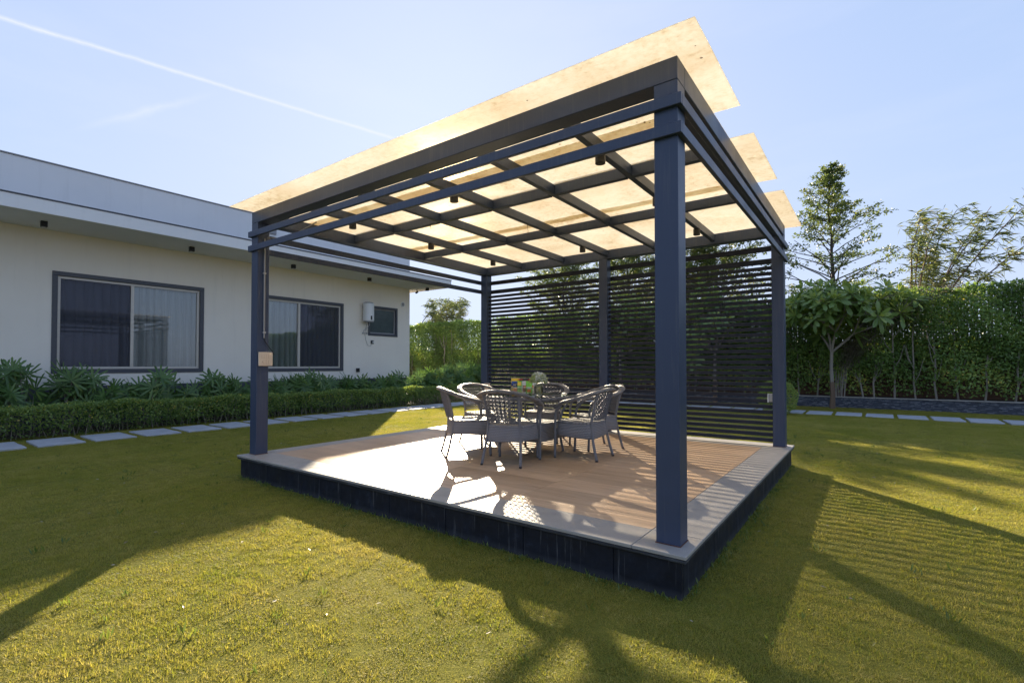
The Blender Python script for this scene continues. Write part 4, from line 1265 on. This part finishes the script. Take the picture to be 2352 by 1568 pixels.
TX0, TX1, TY0, TY1 = -4.02, -3.12, 4.84, 5.74; TC = ((TX0 + TX1) / 2, (TY0 + TY1) / 2); TZ = PZ + .74
tb = thing('dining_table', (*TC, PZ), 'square glass-topped grey wicker table in the middle of the chairs', 'table')
box('glass_top', TX0 + .01, TX1 - .01, TY0 + .01, TY1 - .01, TZ - .008, TZ, 'glass', tb, .002)
h = .44
def rbar(name, pts, r, mat='wicker_band', flat=None):
    mb = MB(); mb.tube(pts, r, 8, flat=flat, up=(0, 0, 1)); mb.obj(name, mat, tb, smooth=True)
z = .708
for a, b in (((-h, -h, z), (h, -h, z)), ((h, -h, z), (h, h, z)), ((h, h, z), (-h, h, z)), ((-h, h, z), (-h, -h, z))): rbar('top_rim', [a, tuple((a[i] + b[i]) / 2 for i in range(3)), b], .024)
for a, b in (((-h, 0, z), (h, 0, z)),): rbar('cross_bar', [a, (0, 0, z), b], .016)
for sx_ in (-1, 1):
    for sy_ in (-1, 1):
        rbar('leg', catmull([(sx_ * .41, sy_ * .41, .70), (sx_ * .33, sy_ * .33, .60), (sx_ * .28, sy_ * .28, .45), (sx_ * .27, sy_ * .27, .25), (sx_ * .30, sy_ * .30, .004)], 4), .016, 'wicker_wrap')
mb = MB(); g_ = .31
vs = []; 
for s, z in ((1.0, .40), (1.0, .385), (1.08, .19), (1.04, .185)): vs += [(s * g_ * cx_, s * g_ * cy_, z) for cx_, cy_ in ((-1, -1), (1, -1), (1, 1), (-1, 1))]
fs = [(0, 1, 2, 3)] + [(i * 4 + k, (i + 1) * 4 + k, (i + 1) * 4 + (k + 1) % 4, i * 4 + (k + 1) % 4) for i in range(3) for k in range(4)]
uvs = [[(0, 0), (.6, 0), (.6, .6), (0, .6)]] + [[(k * .6, vs[i * 4][2] * 2.2), (k * .6, vs[i * 4 + 4][2] * 2.2), (k * .6 + .6, vs[i * 4 + 4][2] * 2.2), (k * .6 + .6, vs[i * 4][2] * 2.2)] for i in range(3) for k in range(4)]
mb.add(vs, fs, uvs); mb.obj('lower_shelf', 'wicker_weave', tb)

# acrylic tray and snacks; the tray's long side faces the camera
ta = math.atan2(.155, .267) ; tdir = Vector((math.cos(ta), math.sin(ta), 0)); tn = Vector((math.sin(ta), -math.cos(ta), 0))
tc0 = Vector((-3.72, 5.34, TZ + .001))
tray = thing('snack_tray', tc0, 'clear acrylic tray holding snack packets on the glass table', 'tray', rz=ta)
TL, TW_, TH = .33, .16, .085
def tb_(name, x0, x1, y0, y1, z0, z1, mat, parent, bev=.001):
    o = bpy.data.objects.new(name, box_mesh(x1 - x0, y1 - y0, z1 - z0, mat, bev)); o.location = ((x0 + x1) / 2, (y0 + y1) / 2, (z0 + z1) / 2); return link(o, parent)
tb_('tray_floor', -TL / 2, TL / 2, -TW_ / 2, TW_ / 2, 0, .004, 'acrylic', tray)
for y in (-TW_ / 2, TW_ / 2 - .004): tb_('tray_side', -TL / 2, TL / 2, y, y + .004, .0045, TH, 'acrylic', tray)
for x in (-TL / 2, TL / 2 - .004): tb_('tray_end', x, x + .004, -TW_ / 2 + .0045, TW_ / 2 - .0045, .0045, TH + (.05 if x < 0 else 0), 'acrylic', tray)
tb_('tray_rim', -TL / 2, TL / 2, -TW_ / 2 - .001, -TW_ / 2 + .003, TH + .0005, TH + .006, 'enamel', tray)

def packet(lx, ly, w, h_, main, lab, cat='packet', tilt=0, prints=(), top=None, rot=0):
    loc = tc0 + tdir * lx - tn * ly + Vector((0, 0, .006))
    r = thing('snack_packet', loc, lab, cat, 'snack packets in the tray', ta + rot); r.rotation_euler = (R(-8) + tilt, 0, ta + rot)
    mb = MB(); nx, nz = 6, 8; vs = []; fs = []
    for s in (-1, 1):
        for j in range(nz + 1):
            for i in range(nx + 1):
                u, v = i / nx, j / nz; th_ = .020 * math.sin(math.pi * u) ** .6 * math.sin(math.pi * v) ** .55
                vs.append(((u - .5) * w * (1 - .05 * math.sin(math.pi * v)), s * (th_ + .0008), v * h_))
    m = (nx + 1) * (nz + 1)
    for j in range(nz):
        for i in range(nx):
            a = j * (nx + 1) + i; q = (a, a + 1, a + nx + 2, a + nx + 1); fs.append(q); fs.append(tuple(m + z_ for z_ in q[::-1]))
    mb.add(vs, fs); mb.obj('pouch', main, r, smooth=True)
    for (x0, x1, z0, z1, mt) in prints:
        nn = 6; mb = MB(); vs = []
        for j in range(nn + 1):
            for i in range(nn + 1):
                u = (x0 + (x1 - x0) * i / nn); v = z0 + (z1 - z0) * j / nn
                th_ = .020 * math.sin(math.pi * u) ** .6 * math.sin(math.pi * v) ** .55
                vs.append(((u - .5) * w * (1 - .05 * math.sin(math.pi * v)), -(th_ + .0022 + .0004 * prints.index((x0, x1, z0, z1, mt))), v * h_))
        fs = [(j * (nn + 1) + i, j * (nn + 1) + i + 1, (j + 1) * (nn + 1) + i + 1, (j + 1) * (nn + 1) + i) for j in range(nn) for i in range(nn)]
        mb.add(vs, fs); mb.obj('print', mt, r, smooth=True)
    return r
p1 = packet(-.115, .0, .11, .20, 'pack_yellow', 'yellow and blue popcorn packet at the left of the tray', prints=((.04, .96, .48, .80, 'pack_blue'), (.25, .92, .38, .66, 'pack_dark'), (.3, .9, .14, .34, 'pack_orange')))
cu = bpy.data.curves.new('lettering', 'FONT'); cu.body = 'ACT'; cu.size = .034; cu.align_x = 'CENTER'; cu.extrude = .0004
tmp = bpy.data.objects.new('lettering', cu); COL.objects.link(tmp)
dg = bpy.context.evaluated_depsgraph_get(); me = bpy.data.meshes.new_from_object(tmp.evaluated_get(dg)); bpy.data.objects.remove(tmp)
me.materials.clear(); me.materials.append(MAT['enamel'])
o = meshobj('lettering', me, p1, (.008, -.0265, .098)); o.rotation_euler = (R(90), 0, 0)
packet(-.055, -.045, .062, .165, 'pack_green', 'slim green packet with yellow top beside the popcorn packet', prints=((.1, .9, .62, .92, 'pack_yellow'), (.1, .9, .08, .30, 'pack_lime')))
packet(.005, .005, .105, .165, 'pack_white', 'white packet with brown picture in the middle of the tray', prints=((.3, .85, .12, .62, 'pack_brown'), (.42, .8, .38, .58, 'pack_orange')))
packet(.07, -.03, .085, .165, 'pack_lime', 'lime green packet with orange picture right of the middle', prints=((.2, .8, .1, .34, 'pack_orange'), (.25, .75, .36, .5, 'pack_white')))
packet(.128, .02, .085, .18, 'pack_white', 'white packet with orange dot at the right end of the tray', prints=((.05, .5, .35, .58, 'pack_orange'),))
bar = thing('chocolate_bar', tc0 + Vector((0, 0, .150)) - tn * .03, 'long dark red chocolate bar resting across the packets', 'snack', rz=ta)
tb_('wrapper', -.12, .13, -.012, .012, .028, .044, 'pack_red', bar, .004)
tb_('band', -.02, .06, -.0125, .0125, .0275, .0445, 'pack_dark', bar, .004)

vz = thing('flower_vase', (-3.285, 5.03, TZ + .001), 'glass tumbler of white and green flowers at the table corner', 'vase')
mb = MB(); mb.lathe([(.046, 0), (.050, .004), (.052, .06), (.054, .125), (.050, .125), (.048, .06), (.044, .012)], 22); mb.obj('tumbler', 'acrylic', vz, smooth=False)
mb = MB()
for k in range(26):
    a = random.uniform(0, 6.28); r0 = random.uniform(0, .03); b = a + random.uniform(-.9, .9)
    mb.tube([(r0 * math.cos(a), r0 * math.sin(a), .012), (.036 * math.cos(b), .036 * math.sin(b), .07), (.05 * math.cos(b), .05 * math.sin(b), .15)], .0028, 4)
mb.obj('stems', 'water_stem', vz)
for mt, nn, cz in (('petal_green', 800, .195), ('petal_white', 700, .205)):
    d = rdirs(nn); d[:, 2] = np.abs(d[:, 2]) * 1.0 - .25
    if mt == 'petal_white': d = d[(d[:, 0] > .15) | (d[:, 2] > .55)]
    nn = len(d)
    P = d * (.092 * (.85 + .2 * rng.random(nn)))[:, None] * np.array([1, 1, 1.05]) + np.array([0, 0, cz])
    meshobj('blossom', leaf_mesh('blossom', P, d + rdirs(nn) * .9, d + rdirs(nn) * .4, rng.uniform(.020, .036, nn), rng.uniform(.014, .024, nn), mt), vz)

# ------------------------------------------------------------------ grass blades on the lawn (uncountable: one object)
def tile_mesh(seed):
    g = np.random.default_rng(seed); n = 6000
    r = .36 * np.sqrt(g.random(n)); a = g.random(n) * 6.283
    P = np.stack([r * np.cos(a), r * np.sin(a), np.full(n, -.002)], 1)
    tuft = .42 + .58 * np.clip(np.sin(P[:, 0] * 31 + seed) * np.sin(P[:, 1] * 27 + seed * 2) + .5, 0, 1)
    az = g.random(n) * 6.283; tilt = g.uniform(.35, 1.42, n)
    D = np.stack([np.cos(az) * np.sin(tilt), np.sin(az) * np.sin(tilt), np.cos(tilt)], 1)
    S = np.stack([-np.sin(az), np.cos(az), np.zeros(n)], 1)
    L = g.uniform(.014, .032, n) * tuft; Wd = g.uniform(.0013, .0025, n)
    long_ = g.random(n) < .006; L = np.where(long_, L * 2.0, L)
    V = np.empty((n, 3, 3), 'f'); V[:, 0] = P - S * Wd[:, None]; V[:, 1] = P + S * Wd[:, None]; V[:, 2] = P + D * L[:, None]
    me = bpy.data.meshes.new('grass_tile'); me.vertices.add(n * 3); me.vertices.foreach_set('co', V.reshape(-1))
    me.loops.add(n * 3); me.loops.foreach_set('vertex_index', np.arange(n * 3, dtype='i'))
    me.polygons.add(n); me.polygons.foreach_set('loop_start', np.arange(n, dtype='i') * 3); me.polygons.foreach_set('loop_total', np.full(n, 3, 'i'))
    me.update(calc_edges=True)
    at = me.attributes.new('v', 'FLOAT', 'FACE'); at.data.foreach_set('value', g.random(n).astype('f'))
    me.materials.append(MAT['blade']); return me
gcol = bpy.data.collections.new('grass_tiles')
for k in range(5):
    gcol.objects.link(bpy.data.objects.new('grass_tile', tile_mesh(k)))
pts = []
st = .42
for x in np.arange(-12.5, 12.0, st):
    for y in np.arange(-3, 19.35, st):
        px, py = x + random.uniform(-.1, .1), y + random.uniform(-.1, .1)
        if LX0 + .5 < px < LX1 - .5 and LY0 + .5 < py < LY1 - .5: continue
        pts.append((px, min(py, 19.2), .008 * math.sin(px * 1.3 + py * .7) * math.sin(py * 1.1)))
random.shuffle(pts)
me = bpy.data.meshes.new('grass'); me.from_pydata(pts, [], [])
me.materials.append(MAT['blade'])
grass = link(bpy.data.objects.new('grass', me), label='short yellow-green lawn grass around the platform', cat='grass', kind='stuff')
ng = bpy.data.node_groups.new('grass_scatter', 'GeometryNodeTree')
ng.interface.new_socket('Geometry', in_out='INPUT', socket_type='NodeSocketGeometry')
ng.interface.new_socket('Geometry', in_out='OUTPUT', socket_type='NodeSocketGeometry')
gi = ng.nodes.new('NodeGroupInput'); go = ng.nodes.new('NodeGroupOutput')
ci = ng.nodes.new('GeometryNodeCollectionInfo'); ci.inputs['Collection'].default_value = gcol
ci.inputs['Separate Children'].default_value = True; ci.inputs['Reset Children'].default_value = True
ip = ng.nodes.new('GeometryNodeInstanceOnPoints'); ip.inputs['Pick Instance'].default_value = True
rv = ng.nodes.new('FunctionNodeRandomValue'); rv.data_type = 'FLOAT_VECTOR'
rv.inputs[0].default_value = (0, 0, 0); rv.inputs[1].default_value = (0, 0, 6.283)
rs = ng.nodes.new('FunctionNodeRandomValue'); rs.data_type = 'FLOAT_VECTOR'
rs.inputs[0].default_value = (.95, .95, .6); rs.inputs[1].default_value = (1.1, 1.1, 1.25)
ng.links.new(rs.outputs[0], ip.inputs['Scale'])
ng.links.new(gi.outputs[0], ip.inputs['Points']); ng.links.new(ci.outputs[0], ip.inputs['Instance'])
ng.links.new(rv.outputs[0], ip.inputs['Rotation']); ng.links.new(ip.outputs[0], go.inputs[0])
md = grass.modifiers.new('scatter', 'NODES'); md.node_group = ng

# taller tufts and broad weeds against the skirting and in the turf
n = 900; P, D = [], []
for k in range(n):
    if k < 300:
        if random.random() < .6: c0 = (random.uniform(LX0, LX1), LY0 + IN - abs(random.gauss(0, .05)))
        else: c0 = (LX1 - IN + abs(random.gauss(0, .05)), random.uniform(LY0, LY1))
        m, hh = 5, random.uniform(.02, .055)
    else:
        c0 = (random.uniform(-11, 5), random.uniform(.8, 12)); m, hh = 6, random.uniform(.03, .07)
        if LX0 - .1 < c0[0] < LX1 + .1 and LY0 - .1 < c0[1] < LY1 + .1: continue
    for q in range(m):
        a = random.uniform(0, 6.28); P.append((c0[0] + random.gauss(0, .02), c0[1] + random.gauss(0, .02), 0)); D.append((math.cos(a) * .5, math.sin(a) * .5, random.uniform(.5, 1.2), hh * random.uniform(.6, 1.2)))
P = np.array(P); D = np.array(D)
leafmat('leaf_weed', [(0, (.08, .13, .03)), (1, (.18, .22, .045))], .4)
meshobj('weeds', leaf_mesh('weeds', P, D[:, :3], rdirs(len(P)), D[:, 3], D[:, 3] * .12 + .004, 'leaf_weed'), label='small green weeds and tufts along the skirting', cat='weeds', kind='stuff')
n = 420
P = np.stack([rng.uniform(-11, 8, n), rng.uniform(1, 15.5, n), np.full(n, .03)], 1)
ok = ~((P[:, 0] > LX0 - .1) & (P[:, 0] < LX1 + .1) & (P[:, 1] > LY0 - .1) & (P[:, 1] < LY1 + .1)); P = P[ok]; n = len(P)
D = rdirs(n); D[:, 2] *= .2; N = rdirs(n) * .4; N[:, 2] += 1
leafmat('leaf_litter', [(0, (.22, .17, .10)), (1, (.42, .38, .30))], .2)
meshobj('leaf_litter', leaf_mesh('leaf_litter', P, D, N, rng.uniform(.02, .045, n), rng.uniform(.008, .016, n), 'leaf_litter'), label='scattered pale dry leaves lying on the lawn', cat='leaves', kind='stuff')
